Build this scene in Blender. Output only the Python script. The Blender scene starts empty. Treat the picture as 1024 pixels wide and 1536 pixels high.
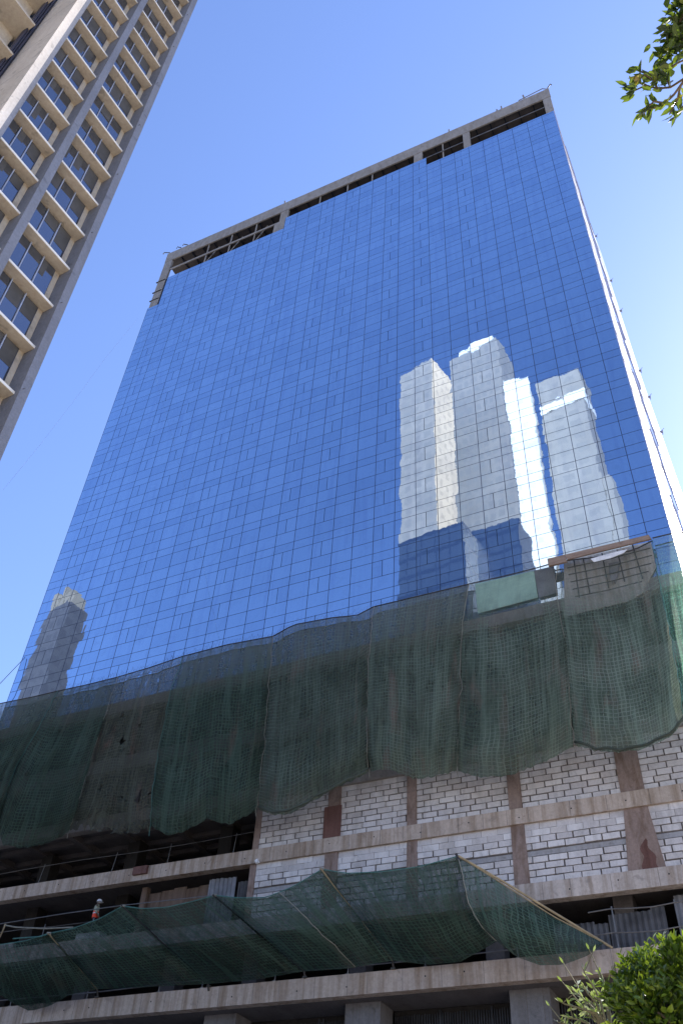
import bpy, math, random
from mathutils import Vector, Matrix, noise
R = math.radians
rnd = random.Random(7)
S = bpy.context.scene
COL = S.collection

# ------------------------------------------------------------------ camera geometry
F_PX = 1334.1448
AR = Vector((0.90142967, 0.42988724, 0.05120069))
AU = Vector((0.26456192, -0.64061413, 0.72084709))
AF = Vector((-0.34268285, 0.6362472, 0.69120038))
EYE = Vector((0, 0, 1.6))
D = 37.33                       # distance from the eye to the facade plane

def ray(x, y):
    return (AF + AR * ((x - 512) / F_PX) - AU * ((y - 768) / F_PX))
def at(x, y, Y=D):              # surveyed sight line -> point on the plane at depth Y
    d = ray(x, y)
    return EYE + d * (Y / d.y)
def atd(x, y, dist):
    return EYE + ray(x, y).normalized() * dist
def proj(P):
    v = Vector(P) - EYE
    z = v.dot(AF)
    return 512 + F_PX * v.dot(AR) / z, 768 - F_PX * v.dot(AU) / z

# ------------------------------------------------------------------ materials
class NT:
    def __init__(s, name):
        s.m = bpy.data.materials.new(name); s.m.use_nodes = True
        s.t = s.m.node_tree; s.t.nodes.clear()
        s.out = s.n('ShaderNodeOutputMaterial')
    def n(s, typ, **kw):
        nd = s.t.nodes.new(typ)
        for k, v in kw.items():
            if k in nd.bl_rna.properties: setattr(nd, k, v)
            else: nd.inputs[k.replace('_', ' ')].default_value = v
        return nd
    def l(s, a, b): s.t.links.new(a, b)
    def coord(s, kind='Object', scale=(1, 1, 1), rot=(0, 0, 0)):
        tc = s.n('ShaderNodeTexCoord'); mp = s.n('ShaderNodeMapping')
        mp.inputs['Scale'].default_value = scale; mp.inputs['Rotation'].default_value = rot
        s.l(tc.outputs[kind], mp.inputs['Vector']); return mp.outputs['Vector']
    def noise(s, vec, scale, detail=4, rough=.55, dist=0):
        nd = s.n('ShaderNodeTexNoise'); nd.inputs['Scale'].default_value = scale
        nd.inputs['Detail'].default_value = detail; nd.inputs['Roughness'].default_value = rough
        nd.inputs['Distortion'].default_value = dist
        s.l(vec, nd.inputs['Vector']); return nd.outputs['Fac']
    def ramp(s, fac, stops):
        r = s.n('ShaderNodeValToRGB'); e = r.color_ramp.elements
        while len(e) < len(stops): e.new(.5)
        for q, (p, c) in zip(e, stops): q.position = p; q.color = tuple(c) + (1,)
        s.l(fac, r.inputs['Fac']); return r.outputs['Color']
    def rampf(s, fac, a, b, lo=0., hi=1.):
        mr = s.n('ShaderNodeMapRange'); mr.inputs[1].default_value = a; mr.inputs[2].default_value = b
        mr.inputs[3].default_value = lo; mr.inputs[4].default_value = hi
        s.l(fac, mr.inputs[0]); return mr.outputs[0]
    def mix(s, fac, a, b, mode='MIX'):
        mx = s.n('ShaderNodeMix'); mx.data_type = 'RGBA'; mx.blend_type = mode
        for sock, v in ((mx.inputs['Factor'], fac), (mx.inputs[6], a), (mx.inputs[7], b)):
            if isinstance(v, (int, float)): sock.default_value = v
            elif isinstance(v, tuple): sock.default_value = v + (1,) if len(v) == 3 else v
            else: s.l(v, sock)
        return mx.outputs[2]
    def math(s, op, a, b=None):
        m = s.n('ShaderNodeMath'); m.operation = op
        for i, v in enumerate((a, b)):
            if v is None: continue
            if isinstance(v, (int, float)): m.inputs[i].default_value = v
            else: s.l(v, m.inputs[i])
        return m.outputs[0]
    def bump(s, h, dist=.02, strength=1.):
        b = s.n('ShaderNodeBump'); b.inputs['Distance'].default_value = dist; b.inputs['Strength'].default_value = strength
        s.l(h, b.inputs['Height']); return b.outputs['Normal']
    def pbr(s, color, rough=.8, metal=0., normal=None, spec=.3):
        p = s.n('ShaderNodeBsdfPrincipled')
        if isinstance(color, tuple): p.inputs['Base Color'].default_value = color + (1,)
        else: s.l(color, p.inputs['Base Color'])
        if isinstance(rough, (int, float)): p.inputs['Roughness'].default_value = rough
        else: s.l(rough, p.inputs['Roughness'])
        p.inputs['Metallic'].default_value = metal
        p.inputs['Specular IOR Level'].default_value = spec
        if normal is not None: s.l(normal, p.inputs['Normal'])
        return p
    def done(s, shader):
        s.l(shader.outputs[0], s.out.inputs['Surface']); return s.m

def sc(c, k): return tuple(min(1, v * k) for v in c)

def concrete(name, c, stain=.5, streak=(1.6, 1.6, .12), rough=.9):
    n = NT(name); v = n.coord(); vs = n.coord(scale=streak)
    big = n.noise(v, .35, 5, .6); st = n.noise(vs, 1.6, 6, .65, .4); fine = n.noise(v, 9, 6, .7)
    spot = n.noise(v, 2.3, 3, .5, .6)
    c1 = n.ramp(big, [(.3, sc(c, .86)), (.7, sc(c, 1.08))])
    c2 = n.mix(n.rampf(st, .46, .66, 0, stain), c1, sc((c[0] * 1.02, c[1] * .9, c[2] * .76), .55))
    c3 = n.mix(n.rampf(st, .26, .42, .6, 0), c2, sc(c, 1.3))
    c4 = n.mix(n.rampf(spot, .62, .70, 0, .5), c3, sc(c, .5))
    c5 = n.mix(.35, c4, n.ramp(fine, [(.3, (.3, .3, .3)), (.7, (.75, .75, .75))]), 'OVERLAY')
    return n.done(n.pbr(c5, rough, normal=n.bump(n.noise(v, 14, 6, .7), .012)))

def plain(name, c, rough=.6, metal=0., var=.15, scale=3., bump=0., spec=.3):
    n = NT(name); v = n.coord()
    f = n.noise(v, scale, 5, .6)
    col = n.ramp(f, [(.3, sc(c, 1 - var)), (.7, sc(c, 1 + var))])
    nb = n.bump(n.noise(v, scale * 6, 4), bump) if bump else None
    return n.done(n.pbr(col, rough, metal, nb, spec))

def mat_glass():
    n = NT('coated_glass'); v = n.coord()
    g = n.n('ShaderNodeNewGeometry')
    wav = n.noise(n.coord(scale=(1, 1, .55)), .55, 2, .45, .3)
    wav2 = n.noise(v, 2.2, 2, .5)
    h = n.math('ADD', wav, n.math('MULTIPLY', wav2, .10))
    nb = n.bump(h, .004)
    isl = g.outputs['Random Per Island']
    tint = n.ramp(isl, [(0, (.375, .495, .64)), (.5, (.41, .535, .68)), (1, (.435, .56, .70))])
    dirt = n.noise(n.coord(scale=(1.6, 1, .10)), 1.3, 6, .65, .6)
    tint2 = n.mix(n.rampf(dirt, .5, .7, 0, .6), tint, (.33, .43, .60))
    lw = n.n('ShaderNodeLayerWeight'); lw.inputs['Blend'].default_value = .5
    fac = n.rampf(lw.outputs['Facing'], .36, .56, 1.02, 1.42)
    vs = n.n('ShaderNodeVectorMath'); vs.operation = 'SCALE'; n.l(tint2, vs.inputs[0]); n.l(fac, vs.inputs['Scale'])
    gl = n.n('ShaderNodeBsdfGlossy'); gl.inputs['Roughness'].default_value = .012
    n.l(vs.outputs[0], gl.inputs['Color']); n.l(nb, gl.inputs['Normal'])
    df = n.n('ShaderNodeBsdfDiffuse'); df.inputs['Color'].default_value = (.07, .12, .20, 1)
    smu = n.noise(v, 1.1, 6, .75, 1.2)
    mx = n.n('ShaderNodeMixShader'); n.l(n.rampf(smu, .5, .78, .05, .2), mx.inputs[0])
    n.l(gl.outputs[0], mx.inputs[1]); n.l(df.outputs[0], mx.inputs[2])
    return n.done(mx)

def mat_dark_glass(name, tint, base):
    n = NT(name); v = n.coord()
    nb = n.bump(n.noise(v, 1.2, 2), .002)
    gl = n.n('ShaderNodeBsdfGlossy'); gl.inputs['Roughness'].default_value = .03
    gl.inputs['Color'].default_value = tint + (1,); n.l(nb, gl.inputs['Normal'])
    df = n.n('ShaderNodeBsdfDiffuse'); g = n.n('ShaderNodeNewGeometry')
    n.l(n.ramp(g.outputs['Random Per Island'], [(0, sc(base, .6)), (1, sc(base, 1.5))]), df.inputs['Color'])
    lw = n.n('ShaderNodeLayerWeight'); lw.inputs['Blend'].default_value = .35
    mx = n.n('ShaderNodeMixShader'); n.l(n.rampf(lw.outputs['Fresnel'], 0, 1, .22, .9), mx.inputs[0])
    n.l(df.outputs[0], mx.inputs[1]); n.l(gl.outputs[0], mx.inputs[2])
    return n.done(mx)

def mat_blocks():
    n = NT('aerated_blocks'); v = n.coord(); g = n.n('ShaderNodeNewGeometry')
    isl = g.outputs['Random Per Island']
    c = n.ramp(isl, [(0, (.50, .455, .43)), (.45, (.60, .555, .53)), (.85, (.69, .645, .615)), (1, (.53, .475, .435))])
    smear = n.noise(n.coord(scale=(1, 1, .35)), 1.7, 6, .7, .5)
    c = n.mix(n.rampf(smear, .46, .72, 0, .7), c, (.31, .28, .26))
    f = n.noise(v, 12, 6, .7)
    c = n.mix(.3, c, n.ramp(f, [(.3, (.32, .32, .32)), (.7, (.7, .7, .7))]), 'OVERLAY')
    return n.done(n.pbr(c, .92, normal=n.bump(f, .01)))

def mat_net(name, c, line, fill=.72, cell=.2, hole=.0, thin=.66):
    n = NT(name); uv = n.coord('UV')
    sep = n.n('ShaderNodeSeparateXYZ')
    wob = n.n('ShaderNodeTexNoise'); wob.inputs['Scale'].default_value = .8; wob.inputs['Detail'].default_value = 3
    n.l(uv, wob.inputs['Vector'])
    va = n.n('ShaderNodeVectorMath'); va.operation = 'MULTIPLY_ADD'
    n.l(wob.outputs['Color'], va.inputs[0]); va.inputs[1].default_value = (.34, .34, 0); n.l(uv, va.inputs[2])
    n.l(va.outputs[0], sep.inputs[0])
    def lines(o, w):
        q = n.math('FRACT', n.math('DIVIDE', o, cell))
        return n.math('LESS_THAN', q, w)
    ln = n.math('MAXIMUM', lines(sep.outputs['X'], .2), lines(sep.outputs['Y'], .2))
    patch = n.noise(uv, .45, 5, .6, .4); fine = n.noise(uv, 3.5, 5, .7)
    lnf = n.math('MULTIPLY', ln, n.rampf(patch, .35, .62, .25, 1.0))
    dust = n.noise(n.coord('UV', scale=(1.2, .35, 1)), .9, 5, .65, .5)
    fold = n.noise(n.coord('UV', scale=(2.2, .16, 1)), 1.1, 4, .6, .8)
    base = n.ramp(patch, [(.25, sc(c, .75)), (.5, c), (.75, sc(c, 1.25))])
    base = n.mix(n.rampf(fold, .5, .66, 0, .6), base, sc(c, 1.75))
    base = n.mix(n.rampf(dust, .55, .75, 0, .55), base, (c[0] * 2.6 + .02, c[1] * 1.1 + .01, c[2] * 1.3))
    sy0 = n.n('ShaderNodeSeparateXYZ'); n.l(uv, sy0.inputs[0])
    base = n.mix(n.rampf(n.math('ADD', sy0.outputs['Y'], n.math('MULTIPLY', patch, 2.)), 1.6, 3.6, .65 if thin else 0, 0), base, sc((.16, .155, .125), 1.0 + c[0] * 3))
    col = n.mix(n.math('MULTIPLY', lnf, .75), base, line)
    oi = n.n('ShaderNodeObjectInfo'); vs = n.n('ShaderNodeVectorMath'); vs.operation = 'SCALE'
    n.l(col, vs.inputs[0]); n.l(n.rampf(oi.outputs['Random'], 0, 1, .78, 1.3), vs.inputs['Scale']); col = vs.outputs[0]
    df = n.n('ShaderNodeBsdfDiffuse'); n.l(col, df.inputs['Color'])
    tr = n.n('ShaderNodeBsdfTranslucent'); n.l(col, tr.inputs['Color'])
    m1 = n.n('ShaderNodeMixShader'); m1.inputs[0].default_value = .42
    n.l(df.outputs[0], m1.inputs[1]); n.l(tr.outputs[0], m1.inputs[2])
    tp = n.n('ShaderNodeBsdfTransparent')
    a = n.math('ADD', n.rampf(fine, .3, .7, fill - .13, fill + .10), n.math('MULTIPLY', lnf, .12))
    a = n.math('ADD', a, n.rampf(fold, .42, .66, -.10, .10))
    a = n.math('MINIMUM', a, .985)
    sy = n.n('ShaderNodeSeparateXYZ'); n.l(uv, sy.inputs[0])
    if thin: a = n.math('MULTIPLY', a, n.rampf(n.math('ADD', sy.outputs['Y'], n.math('MULTIPLY', patch, 2.)), 1.8, 4.2, thin, 1.))
    if hole:
        hn = n.noise(uv, 1.3, 5, .62, .3)
        a = n.math('MULTIPLY', a, n.math('LESS_THAN', hn, hole))
    m2 = n.n('ShaderNodeMixShader'); n.l(a, m2.inputs[0])
    n.l(tp.outputs[0], m2.inputs[1]); n.l(m1.outputs[0], m2.inputs[2])
    return n.done(m2)

def mat_leaf(name, stops, trans=.4, rough=.32):
    n = NT(name); g = n.n('ShaderNodeNewGeometry')
    c = n.ramp(g.outputs['Random Per Island'], stops)
    p = n.pbr(c, rough, spec=.5)
    tr = n.n('ShaderNodeBsdfTranslucent')
    n.l(n.mix(.6, c, (.30, .42, .02), 'MIX'), tr.inputs['Color'])
    mx = n.n('ShaderNodeMixShader'); mx.inputs[0].default_value = trans
    n.l(p.outputs[0], mx.inputs[1]); n.l(tr.outputs[0], mx.inputs[2])
    return n.done(mx)

def mat_windowed(name, wall, win, sx, sz, wx, wz, rough=.6):
    """far tower wall with a grid of window openings drawn as surface pattern"""
    n = NT(name); v = n.coord('UV'); s = n.n('ShaderNodeSeparateXYZ'); n.l(v, s.inputs[0])
    a = n.math('GREATER_THAN', n.math('FRACT', n.math('DIVIDE', s.outputs['X'], sx)), wx)
    b = n.math('GREATER_THAN', n.math('FRACT', n.math('DIVIDE', s.outputs['Y'], sz)), wz)
    f = n.math('MULTIPLY', a, b)
    ns = n.noise(v, .12, 4, .6)
    wc = n.ramp(ns, [(.3, sc(wall, .88)), (.7, sc(wall, 1.1))])
    return n.done(n.pbr(n.mix(f, wc, win), rough))

M = dict(
    glass=mat_glass(),
    mullion=plain('mullion_metal', (.012, .02, .05), .45, .3),
    core=plain('dark_backing', (.012, .018, .035), .8),
    white=plain('white_cladding', (.86, .85, .84), .35, 0, .05, 1.2),
    grooves=plain('joint_grey', (.30, .30, .36), .6),
    railblue=plain('rail_blue_grey', (.34, .37, .52), .5, .2),
    parapet=concrete('parapet_concrete', (.25, .238, .23), .5, (1.2, 1.2, .4)),
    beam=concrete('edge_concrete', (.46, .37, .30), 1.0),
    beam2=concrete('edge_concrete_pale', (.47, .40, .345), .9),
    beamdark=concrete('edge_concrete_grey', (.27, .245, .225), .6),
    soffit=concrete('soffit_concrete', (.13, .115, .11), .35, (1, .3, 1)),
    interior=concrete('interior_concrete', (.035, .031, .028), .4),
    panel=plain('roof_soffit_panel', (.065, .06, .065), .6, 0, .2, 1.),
    mortar=concrete('mortar', (.15, .13, .12), .3),
    blocks=mat_blocks(),
    lintel=concrete('lintel_band', (.33, .315, .31), .4),
    pier=concrete('pier_concrete', (.27, .195, .16), .9, (1.8, 1.8, .5)),
    rust=concrete('rusty_formwork', (.16, .08, .065), .8),
    tile=concrete('grey_tile', (.17, .16, .16), .35),
    louvre=plain('louvre_metal', (.06, .06, .066), .4, .5, .4, 2.),
    sheet=plain('galvanised_sheet', (.20, .195, .20), .45, .3, .45, .9, .003),
    sheet2=plain('weathered_sheet', (.11, .105, .105), .5, .3, .45, 1.1, .003),
    brownpanel=concrete('brown_board', (.17, .115, .085), .8),
    wood=concrete('timber_board', (.30, .215, .165), .6, (.4, 2, 2)),
    bamboo=plain('bamboo', (.36, .27, .15), .6, 0, .35, 2.),
    darkpole=plain('dark_pole', (.045, .04, .035), .6, 0, .4, 2.),
    steel=plain('steel_tube', (.17, .16, .15), .45, .5, .3, 2.),
    rope=plain('pale_rope', (.24, .22, .17), .8, 0, .3, 4.),
    ropeg=plain('green_rope', (.07, .17, .14), .8, 0, .3, 4.),
    whitecloth=plain('white_sheeting', (.68, .67, .66), .7, 0, .2, 3.),
    net=mat_net('green_net', (.115, .145, .105), (.25, .295, .235), .86, .17, thin=.9),  # this and the thin net lightened: sunlit look put into the colour
    netw=mat_net('thin_green_net', (.115, .15, .11), (.26, .305, .245), .84, .17, thin=.42),
    netd=mat_net('dark_green_net', (.054, .080, .056), (.12, .155, .12), .86, .17, thin=.92),
    nettorn=mat_net('torn_net', (.085, .088, .062), (.14, .15, .115), .78, .17, .64, .85),
    netc=mat_net('catch_net', (.054, .085, .060), (.12, .165, .125), .85, .2, thin=0),
    netr=mat_net('catch_net_coarse', (.065, .11, .08), (.18, .24, .19), .76, .25, thin=0),
    palepanel=concrete('pale_board', (.50, .46, .41), .9),
    tarp=plain('green_tarpaulin', (.40, .60, .48), .6, 0, .15, 2.),
    netsun=mat_net('sunlit_green_net', (.15, .32, .23), (.30, .46, .37), .46, .2),  # paler copy of the net: sun at the corner put into its colour
    wallL=concrete('grey_pier_and_shade', (.205, .21, .235), .15, (1, 1, .1)),
    cream=concrete('cream_paint', (.62, .535, .42), .12, (1, 1, .1)),
    pil=concrete('pale_pilaster_paint', (.60, .54, .47), .15, (1, 1, .1)),
    skylit_edge=plain('pale_skylit_edge', (.85, .79, .68), .6, 0, .06, 2.),
    groove=plain('dark_cladding', (.05, .05, .075), .5),
    winL=mat_dark_glass('apartment_glass', (.55, .62, .75), (.035, .038, .045)),
    blind=plain('window_blind', (.09, .082, .072), .8, 0, .2, 2.),
    framew=plain('window_frame_white', (.36, .38, .44), .4, .1),
    framed=plain('window_frame_dark', (.05, .055, .08), .5),
    bark=plain('bark', (.13, .10, .07), .9, 0, .35, 8., .01),
    twig=plain('twig', (.17, .15, .08), .8, 0, .3, 6.),
    leafb=mat_leaf('bush_leaf', [(0, (.014, .034, .006)), (.4, (.035, .075, .010)), (.72, (.085, .15, .016)), (.9, (.20, .27, .025)), (1, (.33, .40, .05))], .3, .3),
    leaft=mat_leaf('tree_leaf', [(0, (.012, .026, .014)), (.6, (.026, .05, .018)), (.88, (.08, .12, .025)), (.96, (.28, .32, .05)), (1, (.40, .24, .06))], .36, .35),
    leafs=mat_leaf('shrub_leaf', [(0, (.10, .14, .05)), (.5, (.20, .26, .09)), (.85, (.34, .38, .18)), (1, (.45, .46, .34))], .3, .4),
    skin=plain('skin', (.16, .09, .06), .6),
    orange=plain('orange_vest', (.80, .07, .03), .7, 0, .12),
    silver=plain('reflective_stripe', (.55, .57, .62), .4),
    shirt=plain('olive_shirt', (.34, .36, .26), .85),
    trousers=plain('dark_trousers', (.03, .03, .04), .85),
    helmet=plain('white_helmet', (.85, .86, .9), .3, 0, .03),
    black=plain('dark_rubber', (.015, .015, .017), .7),
    cable=plain('cable_dark', (.05, .06, .09), .7),
    wire=plain('pale_wire', (.5, .52, .6), .5),
    asphalt=concrete('asphalt', (.24, .22, .195), .3, (1, 1, 1)),
    pave=concrete('pavement', (.50, .44, .36), .4, (1, 1, 1)),
    ground=concrete('ground_earth', (.46, .39, .30), .3, (1, 1, 1)),
    paint=plain('road_paint', (.75, .75, .72), .7),
)

# ------------------------------------------------------------------ mesh builder
def wloc(o):
    v = Vector()
    while o is not None: v = v + Vector(o.location); o = o.parent
    return v
class MB:
    def __init__(s): s.v = []; s.f = []; s.uv = {}
    def quad(s, a, b, c, d, uv=None):
        i = len(s.v); s.v += [Vector(a), Vector(b), Vector(c), Vector(d)]; s.f.append((i, i + 1, i + 2, i + 3))
        if uv: s.uv[len(s.f) - 1] = uv
        return s
    def box(s, x0, x1, y0, y1, z0, z1):
        i = len(s.v)
        s.v += [Vector(p) for p in ((x0, y0, z0), (x1, y0, z0), (x1, y1, z0), (x0, y1, z0), (x0, y0, z1), (x1, y0, z1), (x1, y1, z1), (x0, y1, z1))]
        s.f += [tuple(i + k for k in q) for q in ((0, 3, 2, 1), (4, 5, 6, 7), (0, 1, 5, 4), (1, 2, 6, 5), (2, 3, 7, 6), (3, 0, 4, 7))]
        return s
    def hexa(s, P):   # 8 points ordered like box
        i = len(s.v); s.v += [Vector(p) for p in P]
        s.f += [tuple(i + k for k in q) for q in ((0, 3, 2, 1), (4, 5, 6, 7), (0, 1, 5, 4), (1, 2, 6, 5), (2, 3, 7, 6), (3, 0, 4, 7))]
        return s
    def tube(s, pts, r, n=6, r1=None):
        pts = [Vector(p) for p in pts]; r1 = r if r1 is None else r1
        i0 = len(s.v); m = len(pts)
        for k, p in enumerate(pts):
            t = (pts[min(k + 1, m - 1)] - pts[max(k - 1, 0)]).normalized()
            a = t.orthogonal().normalized() if abs(t.z) > .95 else t.cross(Vector((0, 0, 1))).normalized()
            b = t.cross(a); rr = r + (r1 - r) * k / max(1, m - 1)
            for j in range(n):
                an = 2 * math.pi * j / n
                s.v.append(p + (a * math.cos(an) + b * math.sin(an)) * rr)
        for k in range(m - 1):
            for j in range(n):
                q = (j + 1) % n
                s.f.append((i0 + k * n + j, i0 + k * n + q, i0 + (k + 1) * n + q, i0 + (k + 1) * n + j))
        s.f.append(tuple(i0 + j for j in reversed(range(n))))
        s.f.append(tuple(i0 + (m - 1) * n + j for j in range(n)))
        return s
    def grid(s, fn, nu, nv, uvfn=None):
        i0 = len(s.v)
        for b in range(nv + 1):
            for a in range(nu + 1): s.v.append(Vector(fn(a / nu, b / nv)))
        for b in range(nv):
            for a in range(nu):
                i = i0 + b * (nu + 1) + a
                s.f.append((i, i + 1, i + nu + 2, i + nu + 1))
                if uvfn:
                    s.uv[len(s.f) - 1] = [uvfn((a + da) / nu, (b + db) / nv) for da, db in ((0, 0), (1, 0), (1, 1), (0, 1))]
        return s
    def leaf(s, p, d, side, L, W, bend=.15):
        d = Vector(d).normalized(); side = (Vector(side) - d * Vector(side).dot(d))
        side = side.normalized() if side.length > 1e-4 else d.orthogonal().normalized()
        up = d.cross(side); i = len(s.v); p = Vector(p)
        c = up * (-L * bend)
        s.v += [p, p + d * L * .28 + side * W * .40 + up * W * .16, p + d * L * .30 + c * .12, p + d * L * .28 - side * W * .40 + up * W * .16,
                p + d * L * .62 + side * W * .46 + up * W * .14 + c * .4, p + d * L * .64 + c * .45, p + d * L * .62 - side * W * .46 + up * W * .14 + c * .4, p + d * L + c]
        s.f += [(i, i + 1, i + 2), (i, i + 2, i + 3), (i + 1, i + 4, i + 5, i + 2), (i + 2, i + 5, i + 6, i + 3), (i + 4, i + 7, i + 5), (i + 5, i + 7, i + 6)]
        return s
    def build(s, name, mat, parent=None, smooth=False, base=None):
        me = bpy.data.meshes.new(name)
        off = Vector(base) if base is not None else (wloc(parent) if parent is not None and not parent.get('local') else Vector())
        if parent is not None and parent.get('local') and base is None: off = Vector()
        me.from_pydata([v - off for v in s.v], [], s.f); me.update()
        if s.uv:
            ul = me.uv_layers.new(name='UVMap')
            for pi, uvs in s.uv.items():
                for li, u in zip(me.polygons[pi].loop_indices, uvs): ul.data[li].uv = u
        me.materials.append(M[mat] if isinstance(mat, str) else mat)
        if smooth:
            for p in me.polygons: p.use_smooth = True
        o = bpy.data.objects.new(name, me); COL.objects.link(o)
        if parent is not None: o.parent = parent
        elif base is not None: o.location = base
        return o

def tag(o, label=None, cat=None, group=None, kind=None):
    if label: o['label'] = label
    if cat: o['category'] = cat
    if group: o['group'] = group
    if kind: o['kind'] = kind
    return o
def thing(name, loc, label, cat, group=None, mat=None):
    o = bpy.data.objects.new(name, None); COL.objects.link(o)
    o.empty_display_size = .3
    if mat is not None: o.matrix_world = mat
    else: o.location = loc
    bpy.context.view_layer.update()
    return tag(o, label, cat, group)
def part(name, mat, parent, boxes):
    m = MB()
    for b in boxes: m.box(*b)
    return m.build(name, mat, parent)
def copy_tree(o, parent=None):
    c = o.copy(); COL.objects.link(c); c.parent = parent
    for ch in list(o.children): copy_tree(ch, c)
    return c
def poly(pts, t):
    pts = [Vector(p) for p in pts]
    L = [0]
    for a, b in zip(pts, pts[1:]): L.append(L[-1] + (b - a).length)
    q = t * L[-1]
    for i in range(len(pts) - 1):
        if q <= L[i + 1] or i == len(pts) - 2:
            f = 0 if L[i + 1] == L[i] else (q - L[i]) / (L[i + 1] - L[i])
            return pts[i].lerp(pts[i + 1], f)

# ------------------------------------------------------------------ setting
def flat(name, mat, x0, x1, y0, y1, z):
    m = MB(); m.quad((x0, y0, z), (x1, y0, z), (x1, y1, z), (x0, y1, z)); o = m.build(name, mat); o['kind'] = 'structure'; return o
flat('ground', 'ground', -1500, 1500, -1500, 1500, 0)
flat('road', 'asphalt', -300, 300, 8, 24, .004)
m = MB(); m.box(-300, 300, 24, 31, -.1, .13); o = m.build('pavement', 'pave'); o['kind'] = 'structure'
m = MB(); m.box(-300, 300, -3, 8, -.1, .13); o = m.build('footpath', 'pave'); o['kind'] = 'structure'
m = MB()
for i in range(-20, 20): m.quad((i * 6, 15.9, .008), (i * 6 + 3, 15.9, .008), (i * 6 + 3, 16.1, .008), (i * 6, 16.1, .008))
o = m.build('road_marking', 'paint'); o['kind'] = 'structure'

# ------------------------------------------------------------------ glass tower
XR, XL = -.70, -45.05
W = 1.4410; X0 = -.4335; H = 3.0; ZC = 60.355
T = thing('glass_tower', (-23, D, 0), 'tall blue mirror glass tower under construction above a bare concrete and block podium', 'building')
def top_z(x):
    if x < -44.05: return 81.2
    if x < -29.95: return 86.4
    if x < -13.65: return 88.6
    return 87.05
cols = [(max(XL, X0 - (k + 1) * W), (XR if k == 0 else X0 - k * W), k) for k in range(31)]
rows = []
for i in range(-10, 11):
    c = ZC - i * H
    rows += [(c + .625, c + 1.34, 's', i), (c - .625, c + .625, 't', i), (c - 1.66, c - .625, 'm', i)]
SPLIT = {6, 9, 11, 14, 16, 19, 21, 24, 26, 29}
panes = []
GB = 30.95
for xa, xb, k in cols:
    zt = top_z((xa + xb) / 2)
    for za, zb, kind, i in rows:
        a, b = max(za, GB), min(zb, zt)
        if b - a < .2: continue
        if kind == 't' and k in SPLIT:
            xm = xa + (xb - xa) * .46
            panes += [(xa, xm, a, b), (xm, xb, a, b)]
        else: panes.append((xa, xb, a, b))
def parea(p):
    q = [proj((x, D, z)) for x, z in ((p[0], p[2]), (p[1], p[2]), (p[1], p[3]), (p[0], p[3]))]
    return abs(sum(q[i][0] * q[(i + 1) % 4][1] - q[(i + 1) % 4][0] * q[i][1] for i in range(4)))
def visible_first(p):
    x, y = proj(((p[0] + p[1]) / 2, D, (p[2] + p[3]) / 2))
    return parea(p) if p[2] > 33.5 else 0
panes.sort(key=visible_first, reverse=True)
def pane(mb, p):
    g = .017
    x0, x1, z0, z1 = p[0] + g, p[1] - g, p[2] + g, p[3] - g
    a, b = rnd.gauss(0, .0007), rnd.gauss(0, .0005)
    cx, cz = (x0 + x1) / 2, (z0 + z1) / 2
    f = lambda x, z: D + (x - cx) * a + (z - cz) * b
    P = [(x0, f(x0, z0), z0), (x1, f(x1, z0), z0), (x1, D + .04, z0), (x0, D + .04, z0), (x0, f(x0, z1), z1), (x1, f(x1, z1), z1), (x1, D + .04, z1), (x0, D + .04, z1)]
    mb.hexa(P)
for p in panes[:100]:
    mb = MB(); pane(mb, p); mb.build('glass_panel', 'glass', T)
mb = MB()
for p in panes[100:]: pane(mb, p)
tag(mb.build('glass_panel', 'glass', T), kind='stuff')
for xa, xb, k in cols:
    part('mullion', 'mullion', T, [(xa - .017, xa + .017, D - .004, D + .05, GB, top_z((xa + xb) / 2))])
for za, zb, kind, i in rows:
    if zb < GB or zb > 88.6: continue
    segs = [(xa, xb) for xa, xb, k in cols if zb <= top_z((xa + xb) / 2) + .01]
    if segs: part('transom', 'mullion', T, [(min(s[0] for s in segs), max(s[1] for s in segs), D - .002, D + .045, zb - .013, zb + .013)])
# dark spandrel backing, stepped like the glass
part('backing_wall', 'core', T, [(XL + .02, -44.1, D + .06, D + 19, 31.0, 81.1), (-44.09, -29.97, D + .06, D + 19, 31.0, 86.3), (-29.96, -13.67, D + .06, D + 19, 31.0, 86.25), (-13.66, -.95, D + .06, D + 19, 31.0, 86.2)])
part('backing_wall', 'core', T, [(-29.93, -13.68, D + .06, D + .2, 86.3, 88.5), (-13.66, -1.3, D + .07, D + .2, 86.25, 86.9)])
# crown: parapet beam, piers, dark recess
part('parapet_beam', 'parapet', T, [(-45.0, -.62, D + .02, D + .16, 90.45, 92.32)])
part('roof_slab', 'panel', T, [(-44.9, -.95, D + .161, D + 18.9, 90.75, 91.2)])
part('recess_wall', 'panel', T, [(-43.8, -1.2, D + 3.2, D + 3.4, 86.4, 90.74)])
for xa, xb in ((-45.0, -43.95), (-30.05, -29.1), (-14.75, -13.85), (-9.55, -8.85), (-1.42, -.66)):
    part('crown_pier', 'parapet', T, [(xa, xb, D + .05, D + .3, 81.2 if xa < -44 else 86.4, 90.445)])
part('crown_rail', 'parapet', T, [(-43.9, -30.1, D + .1, D + .2, 88.3, 88.6)])
part('crown_rail', 'parapet', T, [(-30.6, -29.96, D + .04, D + .2, 86.45, 88.3)])
part('crown_rail', 'steel', T, [(-13.8, -9.6, D + .1, D + .16, 88.75, 88.87)])
part('crown_rail', 'steel', T, [(-8.8, -1.45, D + .1, D + .16, 88.75, 88.87)])
part('soffit_joint', 'core', T, [(x - .05, x + .05, D + .17, D + 3.15, 90.6, 90.745) for x in [-43 + 1.45 * i for i in range(29)]])
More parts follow.
